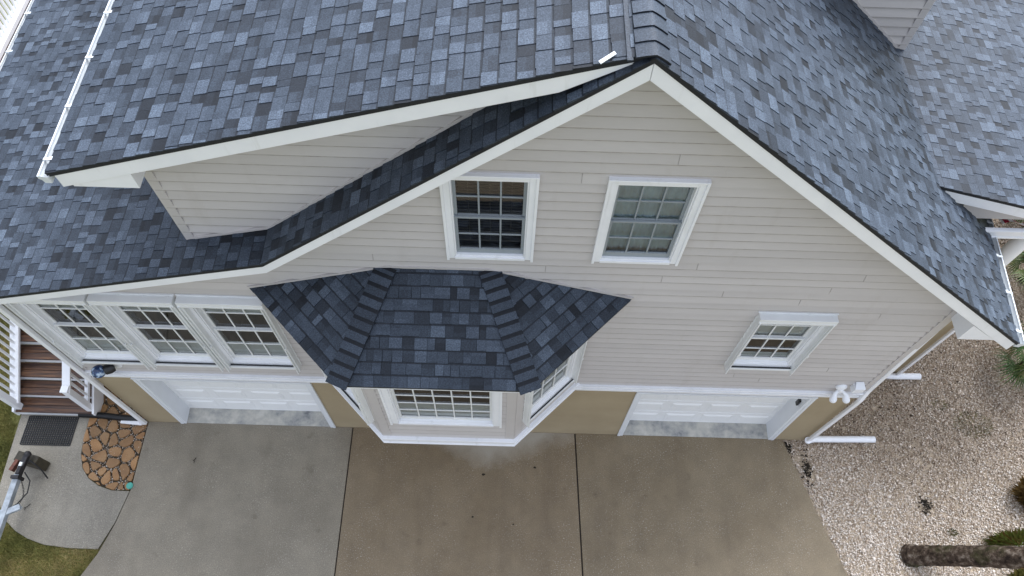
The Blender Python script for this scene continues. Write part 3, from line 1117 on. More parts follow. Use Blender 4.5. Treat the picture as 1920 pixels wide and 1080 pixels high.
def window(op, xf=None, casing=.075, track=False, grid=(3, 2), double=True, fill='blind', sashm='sash', label=None, depth=.13, sill_lip=True, tracks=(1, 1), header=True, ext=.13):
    x0, x1, z0, z1 = op
    c = casing
    b = MB(xf)
    if not track:
        b.box(x0 - c, x0, -.045, .03, z0 - .03, z1 + c)
        b.box(x1, x1 + c, -.045, .03, z0 - .03, z1 + c)
        b.box(x0, x1, -.045, .03, z1, z1 + c)
        b.box(x0, x1, -.05, .03, z0 - .045, z0)
        # raised outer bead
        b.box(x0 - c - .018, x0 - c + .012, -.062, -.001, z0 - .05, z1 + c + .018)
        b.box(x1 + c - .012, x1 + c + .018, -.062, -.001, z0 - .05, z1 + c + .018)
        b.box(x0 - c + .012, x1 + c - .012, -.062, -.001, z1 + c - .012, z1 + c + .018)
    else:
        b.box(x0 - .05, x0, -.05, .03, z0 - .06, z1 + .02)
        b.box(x1, x1 + .05, -.05, .03, z0 - .06, z1 + .02)
        b.box(x0, x1, -.05, .03, z1, z1 + .03)
        b.box(x0, x1, -.055, .03, z0 - .06, z0)
    # jamb liner
    b.box(x0, x0 + .018, -.03, .12, z0, z1)
    b.box(x1 - .018, x1, -.03, .12, z0, z1)
    b.box(x0 + .018, x1 - .018, -.03, .12, z1 - .018, z1)
    b.box(x0 + .018, x1 - .018, -.03, .12, z0, z0 + .02)
    w = b.build('window', 'white', house, .004)
    if label:
        w['label'] = label
    if track:
        if header:
            b = MB(xf)
            b.box(x0 - .10, x1 + .10, -depth, -.001, z1 + .02, z1 + .085)
            b.box(x0 - .10, x1 + .10, -depth - .004, -depth + .012, z1 - .02, z1 + .0195)
            b.box(x0 - .115, x1 + .115, -.03, -.0005, z1 + .0855, z1 + .105)
            for k in range(4):
                xx = x0 - .04 + (x1 - x0 + .08) * k / 3
                b.box(xx - .009, xx + .009, -.05, -.03, z1 + .0855, z1 + .093)
            b.build('storm_header', 'sashw', w, .004)
        for sgn, on in ((-1, tracks[0]), (1, tracks[1])):
            if not on:
                continue
            xa = x0 - .10 if sgn < 0 else x1 + .05
            b = MB(xf)
            b.box(xa, xa + .05, -depth + .01, -.001, z0 - ext, z1 + .015)
            b.box(xa - .012, xa + .062, -.035, -.0005, z0 - ext + .04, z1 + .017)
            b.box(xa + .008, xa + .026, -depth - .022, -depth + .0095, z0 - ext - .03, z1 + .01)
            zc = (z0 + z1) / 2 - .25
            b.box(xa + .028, xa + .048, -depth - .018, -depth + .0095, zc - .02, zc + .03)
            b.build('storm_track', 'sashw', w, .005)
        b = MB(xf)
        b.box(x0 - .045, x1 + .045, -depth + .03, -.0565, z0 - .075, z0 - .05)
        b.box(x0 - .045, x1 + .045, -depth + .015, -depth + .0295, z0 - .075, z0 - .03)
        b.build('sill_track', 'sashw', w, .003)
        b = MB(xf)
        b.box(x0 - .045, x1 + .045, -.09, -.0645, z0 - .0495, z0 - .045)
        b.build('sill_seal', 'seal', w)
    # sashes
    xi0, xi1 = x0 + .018, x1 - .018
    zi0, zi1 = z0 + .02, z1 - .018
    zm = (zi0 + zi1) / 2
    sashes = [(zi0, zm + .02, .055), (zm - .02, zi1, .02)] if double else [(zi0, zi1, .03)]
    if double:
        sashes = [(zi0, zm + .014, .018), (zm - .014, zi1, .048)]
    st = .034
    pane = MB(xf)
    for i, (za, zb, yy) in enumerate(sashes):
        b = MB(xf)
        br = .085 if (i == 0) else .028
        b.box(xi0, xi0 + st, yy - .013, yy + .013, za, zb)
        b.box(xi1 - st, xi1, yy - .013, yy + .013, za, zb)
        b.box(xi0 + st, xi1 - st, yy - .013, yy + .013, za, za + br)
        tr_ = .028 if (i == 0 and double) else st
        b.box(xi0 + st, xi1 - st, yy - .013, yy + .013, zb - tr_, zb)
        gx0, gx1, gz0, gz1 = xi0 + st, xi1 - st, za + br, zb - tr_
        nx, nz = grid
        for k in range(1, nx):
            xx = gx0 + (gx1 - gx0) * k / nx
            b.box(xx - .0095, xx + .0095, yy - .010, yy + .006, gz0, gz1)
        for k in range(1, nz):
            zz = gz0 + (gz1 - gz0) * k / nz
            ed = [gx0 + (gx1 - gx0) * j / nx for j in range(nx + 1)]
            for j in range(nx):
                b.box(ed[j] + (.0095 if j else 0), ed[j + 1] - (.0095 if j < nx - 1 else 0), yy - .010, yy + .006, zz - .0095, zz + .0095)
        b.build('sash', sashm, w, .003)
        pane.quad((gx0, yy + .008, gz0), (gx1, yy + .008, gz0), (gx1, yy + .008, gz1), (gx0, yy + .008, gz1))
    pane.build('pane', 'glass', w)
    # what lies behind
    if fill == 'blind':
        b = MB(xf)
        zz = zi0 + .16
        while zz < zi1 - .03:
            b.box(xi0 + .02, xi1 - .02, .115, .135, zz, zz + .0045)
            zz += .052
        b.box(xi0 + .02, xi1 - .02, .11, .14, zi0 + .09, zi0 + .115)
        for fx in (.2, .5, .8):
            xx = xi0 + (xi1 - xi0) * fx
            b.box(xx - .002, xx + .002, .112, .1145, zi0 + .1, zi1)
        b.build('blind', 'slat', w)
    elif fill == 'curtain':
        b = MB(xf)
        n_ = 44
        xs_ = [xi0 + (xi1 - xi0) * k / n_ for k in range(n_ + 1)]
        ys_ = [.085 + .008 * math.sin(k * 1.9) + .006 * math.sin(k * .7) for k in range(n_ + 1)]
        b.add([(x_, y_, zi0 + .02) for x_, y_ in zip(xs_, ys_)] + [(x_, y_, zi1) for x_, y_ in zip(xs_, ys_)],
              [(k, k + 1, n_ + 2 + k, n_ + 1 + k) for k in range(n_)], 0, .5, True)
        b.build('curtain', 'curtain', w)
    else:
        b = MB(xf)
        top = fill[1]
        yq = .036 if double else .05
        zz = zi0 + .085
        zt_ = zi0 + (zi1 - zi0) * top
        while zz < zt_:
            b.quad((xi0 + .02, yq, zz), (xi1 - .02, yq, zz), (xi1 - .02, yq + .02, zz + .048), (xi0 + .02, yq + .02, zz + .048))
            zz += .05
        b.build('blind', 'slatw', w)
        b = MB(xf)
        zz = zi1 - (zi1 - zi0) * fill[2]
        while zz < zi1:
            b.quad((xi0 + .02, .075, zz), (xi1 - .02, .075, zz), (xi1 - .02, .098, zz + .048), (xi0 + .02, .098, zz + .048))
            zz += .05
        b.build('valance', 'slatw', w)
    b = MB(xf)
    yb, ym = .75, .125
    b.quad((x0, ym, z0), (x0, yb, z0), (x0, yb, z1), (x0, ym, z1))
    b.quad((x1, ym, z0), (x1, yb, z0), (x1, yb, z1), (x1, ym, z1))
    b.quad((x0, ym, z1), (x1, ym, z1), (x1, yb, z1), (x0, yb, z1))
    b.quad((x0, ym, z0), (x1, ym, z0), (x1, yb, z0), (x0, yb, z0))
    b.quad((x0, yb, z0), (x1, yb, z0), (x1, yb, z1), (x0, yb, z1))
    b.build('room_recess', 'darkroom' if fill == 'blind' else 'room', w)
    return w

window(W_UP1, fill='blind', label='upper window with dark slatted blinds')
window(W_UP2, fill='curtain', label='upper window with pale curtain')
for op in TRI:
    window(op, track=True, fill=('w', .24, .30), sashm='sashw', depth=.14)
window(W_SM, track=True, fill=('w', .10, .55), sashm='sashw', depth=.13, label='small single window with storm frame')

# ------------------------------------------------------------------ bay window
BC = -.82
BY = -.93
bz0, bz1 = 2.34, 5.34
hf, hw = .975, .975 + .93
FW = (-1.50, -.14, 3.20, 5.02)                         # front opening
side_len = .93 * math.sqrt(2)
SO = (.26, side_len - .20, 3.10, 5.05)                 # side opening, measured along the face
xfF = frame_xf((0, BY, 0))
xfR = frame_xf((BC + hf, BY, 0), R(45))
xfL = frame_xf((BC - hw, 0, 0), R(-45))
b = MB(xfF)
siding(b, lambda z: BC - hf, lambda z: BC + hf, 2.55, bz1, [], [FW])
b.xf = xfR
siding(b, lambda z: 0, lambda z: side_len, 2.55, bz1, [], [SO])
b.xf = xfL
siding(b, lambda z: 0, lambda z: side_len, 2.55, bz1, [], [SO])
b.xf = None
b.add([(BC - hw, .01, bz0), (BC - hf, BY, bz0), (BC + hf, BY, bz0), (BC + hw, .01, bz0)], [(0, 1, 2, 3)])
b.add([(BC - hw, .01, 5.3), (BC - hf, BY, 5.3), (BC + hf, BY, 5.3), (BC + hw, .01, 5.3)], [(0, 1, 2, 3)])
bay = b.build('bay', ['siding', 'siding_shade_dirt'], house)
# corner posts of the bay
b = MB(xfF)
b.box(BC + hf - .118, BC + hf + .012, -.032, -.001, 2.56, bz1 - .03)
b.xf = xfR
b.box(-.005, .13, -.032, -.001, 2.56, bz1 - .03)
b.build('corner_trim', 'siding', bay, .005)
b = MB(xfF)
b.box(BC - hf - .012, BC - hf + .118, -.032, -.001, 2.56, bz1 - .03)
b.xf = xfL
b.box(side_len - .13, side_len + .005, -.032, -.001, 2.56, bz1 - .03)
b.build('corner_trim', 'siding', bay, .005)
# white skirt board round the foot
b = MB()
def ring(o_):
    k = o_ * math.tan(R(22.5))
    return [(BC - hw - o_ * math.sqrt(2), 0), (BC - hf - k, BY - o_), (BC + hf + k, BY - o_), (BC + hw + o_ * math.sqrt(2), 0)]
def skirt(o_, za, zb):
    r_ = ring(o_)
    b.prism([(x, y - .001, za) for x, y in r_], (0, 0, zb - za))
skirt(.05, 2.335, 2.53)
skirt(.085, 2.5305, 2.562)
skirt(.066, 2.30, 2.3345)
b.build('skirt_board', 'white', bay, .006)
window(FW, xfF, track=False, casing=.10, grid=(5, 6), double=False, fill=('w', .30, .05), sashm='sashw', label='wide fixed window of the bay')
window(SO, xfR, track=True, grid=(3, 2), fill=('w', .3, .05), sashm='sashw', depth=.12, header=False, tracks=(1, 1), ext=.12)
window(SO, xfL, track=True, grid=(3, 2), fill=('w', .3, .05), sashm='sashw', depth=.12, header=False, tracks=(1, 1), ext=.12)
# bay roof
ez, tz = 5.37, 5.975
ehf, ey, ehw, thw = 1.13, -1.28, 2.39, .60
Fl, Fr = Vector((BC - ehf, ey, ez)), Vector((BC + ehf, ey, ez))
Wl, Wr_ = Vector((BC - ehw, -.005, ez)), Vector((BC + ehw, -.005, ez))
Tl, Tr = Vector((BC - thw, -.005, tz)), Vector((BC + thw, -.005, tz))
b = MB()
shingles(b, [Fl, Fr, Tr, Tl], (0, -1, -.48), 41, .15)
def side_down(e0, e1, ins):
    e = (e1 - e0).normalized()
    v = e0 - ins
    return v - e * v.dot(e)
shingles(b, [Fr, Wr_, Tr], side_down(Fr, Wr_, Tr), 42, .15)
shingles(b, [Wl, Fl, Tl], side_down(Wl, Fl, Tl), 43, .15)
b.build('roof', 'shingle', bay)
b = MB()
eh = [Wl, Fl, Fr, Wr_]
b.prism([(v.x, v.y, v.z - .004) for v in eh], (0, 0, -.03))
b.build('roof_decking', 'deckedge', bay)
b = MB()
k_ = .02
b.prism([(BC - ehw + .04, -.006, ez - .036), (BC - ehf + .01, ey + .02, ez - .036), (BC + ehf - .01, ey + .02, ez - .036), (BC + ehw - .04, -.006, ez - .036)], (0, 0, -.075))
b.build('fascia', 'white', bay, .004)
b = MB()
fn = (Fr - Fl).cross(Tl - Fl).normalized()
for (lo, hi, sd) in ((Fl, Tl, -1), (Fr, Tr, 1)):
    h = (hi - lo).normalized()
    other = (Wl if sd < 0 else Wr_)
    sn = (other - lo).cross(hi - lo)
    sn = sn if sn.z > 0 else -sn
    sn.normalize()
    f_ = fn if fn.z > 0 else -fn
    v_front = Vector((-sd, 0, 0))
    v_front = (v_front - h * v_front.dot(h)); v_front = (v_front - f_ * v_front.dot(f_)).normalized()
    v_side = (other - lo)
    v_side = (v_side - h * v_side.dot(h)).normalized()
    a_, c_ = (v_side, v_front) if sd < 0 else (v_front, v_side)
    b = MB()
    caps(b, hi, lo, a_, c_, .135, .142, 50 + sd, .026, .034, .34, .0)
    b.build('hip_cap', 'shingle', bay)
b = MB()                                  # thin flashing trim along the wall
for p_, q_ in ((Wl, Tl), (Tl, Tr), (Tr, Wr_)):
    b.prism([p_ + Vector((0, -.03, .014)), q_ + Vector((0, -.03, .014)), q_ + Vector((0, -.03, .05)), p_ + Vector((0, -.03, .05))], (0, .028, 0))
b.build('flashing', 'siding', bay)

# ------------------------------------------------------------------ garage doors
for (x0, x1) in GD:
    yd = .28
    b = MB()
    rows, cols_ = 4, 4
    H, Wd = GH - .02, x1 - x0 - .10
    b.box(x0 + .05, x1 - .05, yd, yd + .04, .03, GH)
    for r_ in range(rows):
        for c_ in range(cols_):
            pw, ph = Wd / cols_, H / rows
            xa, za = x0 + .05 + c_ * pw + .07, .03 + r_ * ph + .10
            xb_, zb_ = xa + pw - .14, za + ph - .20
            i_ = .045
            o_ = [(xa, yd - .001, za), (xb_, yd - .001, za), (xb_, yd - .001, zb_), (xa, yd - .001, zb_)]
            n_ = [(xa + i_, yd - .022, za + i_), (xb_ - i_, yd - .022, za + i_), (xb_ - i_, yd - .022, zb_ - i_), (xa + i_, yd - .022, zb_ - i_)]
            b.add(o_ + n_, [(0, 1, 5, 4), (1, 2, 6, 5), (2, 3, 7, 6), (3, 0, 4, 7), (4, 5, 6, 7)])
        if r_:
            b.box(x0 + .05, x1 - .05, yd - .006, yd - .0005, .03 + r_ * H / rows - .006, .03 + r_ * H / rows + .006)
    g = b.build('garage_door', 'garage', house)
    b = MB()
    b.box(x0 + .001, x0 + .05, -.02, yd + .05, 0.004, GH - .001)
    b.box(x1 - .05, x1 - .001, -.02, yd + .05, 0.004, GH - .001)
    b.box(x0 + .0505, x1 - .0505, -.02, yd + .05, GH - .04, GH - .002)
    b.box(x0 - .05, x0 + .0005, -.028, -.001, 0.004, GH + .03)
    b.box(x1 - .0005, x1 + .05, -.028, -.001, 0.004, GH + .03)
    b.box(x0 - .05, x1 + .05, -.04, -.001, GH + .0305, GH + .06)
    b.box(x0, x1, -.028, -.001, GH + .001, GH + .03)
    b.build('door_frame', 'jamb', g, .004)
    b = MB()
    b.add([(x0 + .05, -.004, -.05), (x1 - .05, -.004, -.05), (x1 - .05, -.004, .004), (x0 + .05, -.004, .004), (x0 + .05, yd + .03, .03), (x1 - .05, yd + .03, .03)], [(0, 1, 2, 3), (3, 2, 5, 4)])
    b.build('door_threshold', 'thresh', g)

# ------------------------------------------------------------------ downspouts
def spout(pts, w, h):
    b = MB()
    for p, q in zip(pts[:-1], pts[1:]):
        p, q = Vector(p), Vector(q)
        e = (q - p).normalized() * (w * .3)
        upv = (0, 1, 0) if abs((q - p).normalized().z) > .6 else (0, 0, 1)
        b.beam(p - e, q + e, w, h, upv)
    return b
o = spout([(WL - .0, -.085, 5.0), (WL + .02, -.085, .18)], .075, .06).build('downspout', 'white', house, .01)
b = spout([(WL + .02, -.085, .16), (WL - .10, -.06, .06), (-7.08, -.03, .045)], .07, .045)
b.build('elbow', 'white', o, .008)
o = spout([(5.80, .5, 4.95), (WR + .0, .0, 4.7), (WR + .02, -.03, 2.62), (WR - .02, -.10, 2.36), (WR - .02, -.10, 2.2), (WR - .05, -.07, .12)], .07, .055).build('downspout', 'white', house, .01)
b = MB()
b.tube([(WR - .05, -.07, .20), (WR - .03, -.05, .10), (5.80, .0, .06), (6.96, .03, .05)], .062, 14)
b.build('extension_pipe', 'white', o)
o = spout([(7.70, 1.33, 2.2), (7.66, 1.33, .14)], .06, .05).build('downspout', 'white', house, .01)
b = MB()
b.tube([(7.42, 1.32, .08), (7.60, 1.32, .055), (8.13, 1.33, .055)], .062, 14)
b.build('extension_pipe', 'white', o)

# ------------------------------------------------------------------ deck and stairs on the left
deckt = thing('wooden_deck', (-9, 6, 0), 'raised red brown timber deck with white railing beyond the lower roof gutter', 'deck')
b = MB()
yy = 4.15
while yy < 12:
    b.box(-10.46, -6.7, yy, yy + .135, 2.44, 2.475 + rng.uniform(0, .004), 0)
    yy += .142
b.build('floor', 'wood', deckt)
b = MB()
for xx, y_ in ((-10.3, 4.3), (-10.3, 8), (-10.3, 11.8), (-7.2, 4.3)):
    b.box(xx - .07, xx + .07, y_ - .07, y_ + .07, 0, 2.44)
b.build('posts', 'white', deckt)
rail = MB()
RX = -10.34
rail.box(RX - .07, RX + .07, 4.2, 11.9, 3.36, 3.40)
rail.box(RX - .03, RX + .03, 4.2, 11.9, 3.26, 3.36)
rail.box(RX - .10, RX + .10, 4.2, 11.9, 2.50, 2.60)
for k in range(5):
    y_ = 4.3 + k * 2.05
    rail.box(RX - .055, RX + .055, y_ - .055, y_ + .055, 2.478, 3.46)
ro = rail.build('railing', 'white', deckt, .005)
for k in range(52):
    y_ = 4.45 + k * .14
    if min(abs(y_ - (4.3 + j * 2.05)) for j in range(5)) < .08:
        continue
    b = MB()
    b.box(RX - .018, RX + .018, y_ - .036, y_ + .036, 2.601, 3.259)
    b.build('baluster', 'white', ro)

SX0, SX1 = -9.02, -7.60
stair = thing('outdoor_staircase', (-8.3, .06, 0), 'outdoor stairs of wet brown treads with white risers and white railings', 'staircase')
RS, TR_ = .172, .28
for k in range(13):
    z_ = RS * (k + 1)
    y_ = .06 + TR_ * k
    b = MB()
    b.box(SX0, SX1, y_, y_ + .135, z_ - .035, z_)
    b.box(SX0, SX1, y_ + .142, y_ + .285, z_ - .035, z_ + .001)
    b.build('tread', 'wood', stair, .004)
    b = MB()
    b.box(SX0 + .002, SX1 - .002, y_ + .012, y_ + .03, z_ - RS + .001, z_ - .036)
    b.build('riser', 'white', stair)
slope = RS / TR_
def sloped(mb, x, y0, y1, zoff, w, h):
    mb.beam((x, y0, zoff + RS + slope * (y0 - .06)), (x, y1, zoff + RS + slope * (y1 - .06)), w, h)
for x_ in (SX0 - .025, SX1 + .025):
    b = MB()
    b.add([(x_ - .02, .05, 0), (x_ - .02, .35, 0), (x_ - .02, 3.7, 2.1), (x_ - .02, 3.7, 2.42), (x_ - .02, .05, .20),
           (x_ + .02, .05, 0), (x_ + .02, .35, 0), (x_ + .02, 3.7, 2.1), (x_ + .02, 3.7, 2.42), (x_ + .02, .05, .20)],
          [(0, 1, 2, 3, 4), (9, 8, 7, 6, 5), (0, 5, 6, 1), (1, 6, 7, 2), (2, 7, 8, 3), (3, 8, 9, 4), (4, 9, 5, 0)])
    b.build('stringer', 'white', stair)
for x_, nb in ((SX0 + .05, 26), (SX1 - .05, 26)):
    b = MB()
    sloped(b, x_, .12, 3.7, .86, .14, .04)
    sloped(b, x_, .12, 3.7, .80, .05, .09)
    sloped(b, x_, .17, 3.7, .10, .16 if x_ < -8.5 else .07, .06)
    rl = b.build('railing', 'white', stair, .005)
    b = MB()
    b.box(x_ - .055, x_ + .055, .10, .21, RS + .001, RS + .97)
    b.box(x_ - .065, x_ + .065, .09, .22, RS + .9705, RS + 1.0)
    b.build('newel_post', 'white', stair, .005)
    for k in range(nb):
        y_ = .32 + k * .13
        b = MB()
        z0_ = RS + slope * (y_ - .06)
        b.box(x_ - .018, x_ + .018, y_ - .018, y_ + .018, z0_ + .12, z0_ + .77)
        b.build('baluster', 'white', rl)

# ------------------------------------------------------------------ small things
# rubber mat of holes
mt = MB()
mx0, mx1, my0, my1 = -8.83, -7.93, -.50, .04
nx_, ny_ = 22, 13
for i in range(nx_ + 1):
    xx = mx0 + (mx1 - mx0) * i / nx_
    mt.box(xx - .008, xx + .008, my0, my1, -.003, .016)
for j in range(ny_ + 1):
    yy = my0 + (my1 - my0) * j / ny_
    mt.box(mx0 + .007, mx1 - .007, yy - .008, yy + .008, -.0025, .015)
tag(mt.build('door_mat', 'rubber'), 'black rubber ring mat on the concrete at the foot of the stairs', 'mat')

b = MB()
pts, rr = [], []
n_ = 110
for i in range(n_ + 1):
    t_ = i / n_
    pts.append((-7.90 + 1.16 * t_, .08 - .05 * t_ + .01 * math.sin(t_ * 6), .06))
    rr.append(.053 + .007 * (1 if i % 2 else -1))
b.tube(pts, rr, 14)
tag(b.build('drain_pipe', 'blackplastic'), 'black corrugated drain pipe lying across the flagstones beside the stairs', 'pipe')

lamp = thing('wall_lamp', (-6.2, -.14, 2.79), 'wall lamp with blue and white mottled globe above the left garage corner', 'lamp')
b = MB()
b.ball((-6.21, -.155, 2.80), .105, 20, 12)
b.build('globe', 'globe', lamp)
b = MB()
b.tube([(-6.21, -.155, 2.70), (-6.21, -.155, 2.72)], [.04, .05], 14)
b.tube([(-6.12, -.13, 2.80), (-6.06, -.10, 2.80), (-6.02, -.06, 2.78)], [.075, .085, .075], 14)
b.build('bracket', 'blackplastic', lamp)
b = MB()
b.tube([(-6.0, -.001, 2.78), (-6.0, -.035, 2.78)], .10, 20)
b.build('wall_plate', 'white', lamp)

fl = thing('floodlight', (5.22, -.06, 2.75), 'white twin head floodlight on the siding above the right garage corner', 'light')
b = MB()
b.ball((5.24, -.03, 2.74), .09, 16, 8, 0, (1, .6, 1))
b.box(5.21, 5.27, -.10, -.02, 2.62, 2.72)
b.build('base', 'white', fl)
for dx in (-.075, .10):
    b = MB()
    b.tube([(5.24 + dx * .3, -.06, 2.66), (5.24 + dx, -.11, 2.63), (5.24 + dx * 1.15, -.17, 2.57)], [.022, .035, .058], 14)
    b.ball((5.24 + dx * 1.18, -.18, 2.56), .057, 12, 8)
    b.build('lamp_head', 'white', fl)
b = MB()
b.box(5.38, 5.54, -.13, -.012, 2.72, 2.88)
b.add([(5.38, -.13, 2.8805), (5.54, -.13, 2.8805), (5.52, -.02, 2.92), (5.40, -.02, 2.92)], [(0, 1, 2, 3)])
tag(b.build('junction_box', 'white', None, .008), 'white electrical box on the siding beside the twin floodlight', 'box')

b = MB()
b.box(5.02 - .082, 5.02 - .051, .06, .13, 1.62, 1.80)
b.box(5.02 - .088, 5.02 - .0825, .068, .122, 1.64, 1.78)
tag(b.build('keypad', 'blackplastic', None, .006), 'black keypad on the white jamb of the right garage door', 'keypad')

b = MB()
p0 = Vector((.635, DF - .005, zd(.635) + .03))
b.beam(p0, p0 + Vector((.115, .065, .115 * PD + .004)), .032, .01)
tag(b.build('flashing_strip', 'metal', None, .002), 'short white metal strip lying on the shingles near the gable peak', 'strip')

b = MB()
b.tube([(-6.64, -1.20, -.05), (-6.64, -1.20, .02)], .058, 20)
b.tube([(-6.64, -1.20, .0205), (-6.64, -1.20, .026)], .046, 20)
tag(b.build('valve_cover', 'green'), 'round green valve cover at the corner of the flagstones', 'cover')

b = MB()
b.xf = Matrix.Translation((-8.38, -.86, 0)) @ Matrix.Rotation(R(-14), 4, 'Z')
b.box(-.21, .20, -.085, .085, 0, .40)
tag(b.build('timber_block', 'timber', None, .012), 'dark wet timber block under the trailer coupler', 'block')

tr = thing('boat_trailer', (-8.38, -2.4, 0), 'galvanised trailer tongue with coupler and chains on the concrete', 'trailer')
TX = -8.40
b = MB()
b.beam((TX + .035, -1.18, .49), (TX - .0, -4.6, .49), .10, .11)
b.build('tongue', 'galv', tr, .008)
b = MB()
b.beam((TX - .02, -1.86, .50), (TX + .26, -1.72, .50), .10, .06)
b.beam((TX + .27, -1.72, .49), (TX - .9, -2.02, .47), .03, .09)
b.beam((TX - .01, -2.0, .47), (TX - 1.0, -4.6, .47), .08, .08)
b.beam((TX + .01, -2.6, .47), (TX + .6, -4.6, .47), .08, .08)
b.build('frame', 'galv', tr, .006)
b = MB()
b.beam((TX + .04, -1.22, .50), (TX + .09, -.86, .52), .085, .085)
b.ball((TX + .095, -.83, .525), .062, 14, 8)
b.beam((TX + .055, -1.18, .56), (TX + .075, -1.05, .57), .06, .05)
b.box(TX - .02, TX + .11, -1.27, -1.21, .40, .60)
b.build('coupler', 'iron', tr, .006)
b = MB()
b.beam((TX + .055, -1.10, .565), (TX + .07, -.98, .572), .05, .03)
b.build('latch', 'sashw', tr, .004)
b = MB()
b.beam((TX - .10, -1.12, .50), (TX - .04, -.93, .50), .065, .10)
b.build('winch_bracket', 'rust', tr, .006)
b = MB()
pts = [(TX + .10, -1.12, .45), (TX + .19, -1.25, .36), (TX + .20, -1.45, .34), (TX + .13, -1.65, .40), (TX + .05, -1.76, .46)]
b.tube(pts, .011, 8)
b.build('cable', 'blackplastic', tr)
b = MB()
for i in range(22):
    t_ = i / 21
    y_ = -1.28 - .48 * t_
    xx = TX + .085 + .05 * math.sin(t_ * 3.14)
    z_ = .42 - .10 * math.sin(t_ * 3.14)
    ring_ = []
    for k in range(9):
        a = 2 * math.pi * k / 8
        if i % 2:
            ring_.append((xx + .010 * math.cos(a), y_ + .018 * math.sin(a), z_))
        else:
            ring_.append((xx, y_ + .018 * math.sin(a), z_ + .010 * math.cos(a)))
    b.tube(ring_, .0038, 6)
b.build('safety_chain', 'iron', tr)
b = MB()
b.tube([(TX + .10, -.90, .50), (TX + .19, -.95, .46), (TX + .28, -1.03, .30), (TX + .30, -1.12, .06)], .012, 8)
b.build('plug_cable', 'blackplastic', tr)

b = MB()
vs, fs = [], []
nu, nv = 18, 6
for i in range(nu + 1):
    for j in range(nv + 1):
        u, v = i / nu, j / nv
        vs.append((8.50 + .62 * u, 2.95 + .18 * v + .04 * math.sin(u * 7), 2.98 - .10 * v + .05 * math.sin(u * 5 + v)))
for i in range(nu):
    for j in range(nv):
        a = i * (nv + 1) + j
        fs.append((a, a + 1, a + nv + 2, a + nv + 1))
b.add(vs, fs, 0, .5, True)
flg = b.build('flag', 'flag')
md = flg.modifiers.new('thickness', 'SOLIDIFY')
md.thickness = .004
tag(flg, 'red and white striped cloth flag beneath the porch roof at the right edge', 'flag')

# ------------------------------------------------------------------ plants
def fan_palm(name, base, n_fr, seed, label, height=.5, reach=.9, mat='frond', cat='plant', group=None, az=None):
    rg = np.random.default_rng(seed)
    t = thing(name, base, label, cat, group)
    V, F, T = [], [], []
    base = np.array(base)
    for k in range(n_fr):
        a = rg.uniform(0, 6.283) if az is None else rg.uniform(*az)
        el = rg.uniform(.15, 1.1)
        L = reach * rg.uniform(.45, .75)
        d = np.array([math.cos(a) * math.cos(el), math.sin(a) * math.cos(el), math.sin(el)])
        hub = base + np.array([0, 0, height * rg.uniform(.3, 1.0)]) + d * L * .6
        side = np.cross(d, [0, 0, 1.0]); side /= np.linalg.norm(side) + 1e-9
        nrm = np.cross(side, d)
        tn = rg.uniform(.1, .75) if rg.random() < .9 else .97
        o_ = len(V)
        w = .014
        V += [base + side * w * .5, base - side * w * .5, hub - side * w * .5, hub + side * w * .5]
        F.append([o_, o_ + 1, o_ + 2, o_ + 3]); T.append(tn * .8)
        nl = 26
        for j in range(nl):
            b_ = (j / (nl - 1) - .5) * 4.0
            ld = d * math.cos(b_) + side * math.sin(b_)
            ll = reach * rg.uniform(.42, .58) * (1 - .25 * abs(b_) / 2)
            tip = hub + ld * ll + nrm * (-.05) + np.array([0, 0, -ll * rg.uniform(.1, .4)])
            mid = hub + ld * ll * .55 + nrm * .01
            pw = np.cross(ld, nrm); pw /= np.linalg.norm(pw) + 1e-9
            o_ = len(V)
            V += [hub, mid + pw * .013, tip, mid - pw * .013]
            F.append([o_, o_ + 1, o_ + 2, o_ + 3])
            T.append(np.clip(tn + rg.normal(0, .08), 0, 1))
    np_mesh('fronds', np.array(V), np.array(F), np.array(T), mat, None, t)
    b = MB()
    b.tube([tuple(base + np.array([0, 0, -.05])), tuple(base + np.array([.01, 0, height * .45]))], [.09, .05], 12)
    b.build('stem', 'bark', t)
    return t

fan_palm('palmetto', (10.2, 1.62, -.03), 20, 4, 'green fan palmetto on the gravel below the right gutter corner', .45, 1.05)
fan_palm('palmetto', (10.9, 3.65, -.03), 16, 5, 'green fan palmetto under the porch column at the right edge', .5, .9)
fan_palm('palmetto', (11.4, 5.0, -.03), 16, 9, 'green fan palmetto glimpsed between the porch beam and gable', .5, .9)

def tuft(name, c, n_, rad, h, lean, label, mat, seed, cat='plant', tmean=.4, ysq=.7):
    rg = np.random.default_rng(seed)
    a = rg.uniform(0, 6.283, n_)
    r_ = rad * np.sqrt(rg.random(n_))
    x = c[0] + np.cos(a) * r_
    y = c[1] + np.sin(a) * r_ * ysq
    tone_ = np.clip(rg.normal(tmean, .2, n_), 0, 1)
    w = rg.uniform(.006, .012, n_)
    hh = h * rg.uniform(.5, 1.1, n_)
    b2 = rg.uniform(0, 6.283, n_)
    px, py = np.cos(b2) * w / 2, np.sin(b2) * w / 2
    ox, oy = np.cos(a) * lean * rg.uniform(.3, 1.1, n_), np.sin(a) * lean * ysq * rg.uniform(.3, 1.1, n_)
    z = np.full(n_, c[2])
    V = np.stack([np.stack([x - px, y - py, z], 1), np.stack([x + px, y + py, z], 1),
                  np.stack([x + ox * .45 + px * .7, y + oy * .45 + py * .7, z + hh * .75], 1), np.stack([x + ox, y + oy, z + hh * .9], 1)], 1)
    F = np.arange(4 * n_).reshape(-1, 4)
    o_ = np_mesh(name, V.reshape(-1, 3), F, tone_, mat)
    return tag(o_, label, cat)
tuft('grass_clump', (9.2, -1.84, -.04), 1700, .50, .17, .30, 'green and rusty grass clump behind the palm trunk', 'rustgrass', 61, tmean=.5, ysq=.42)
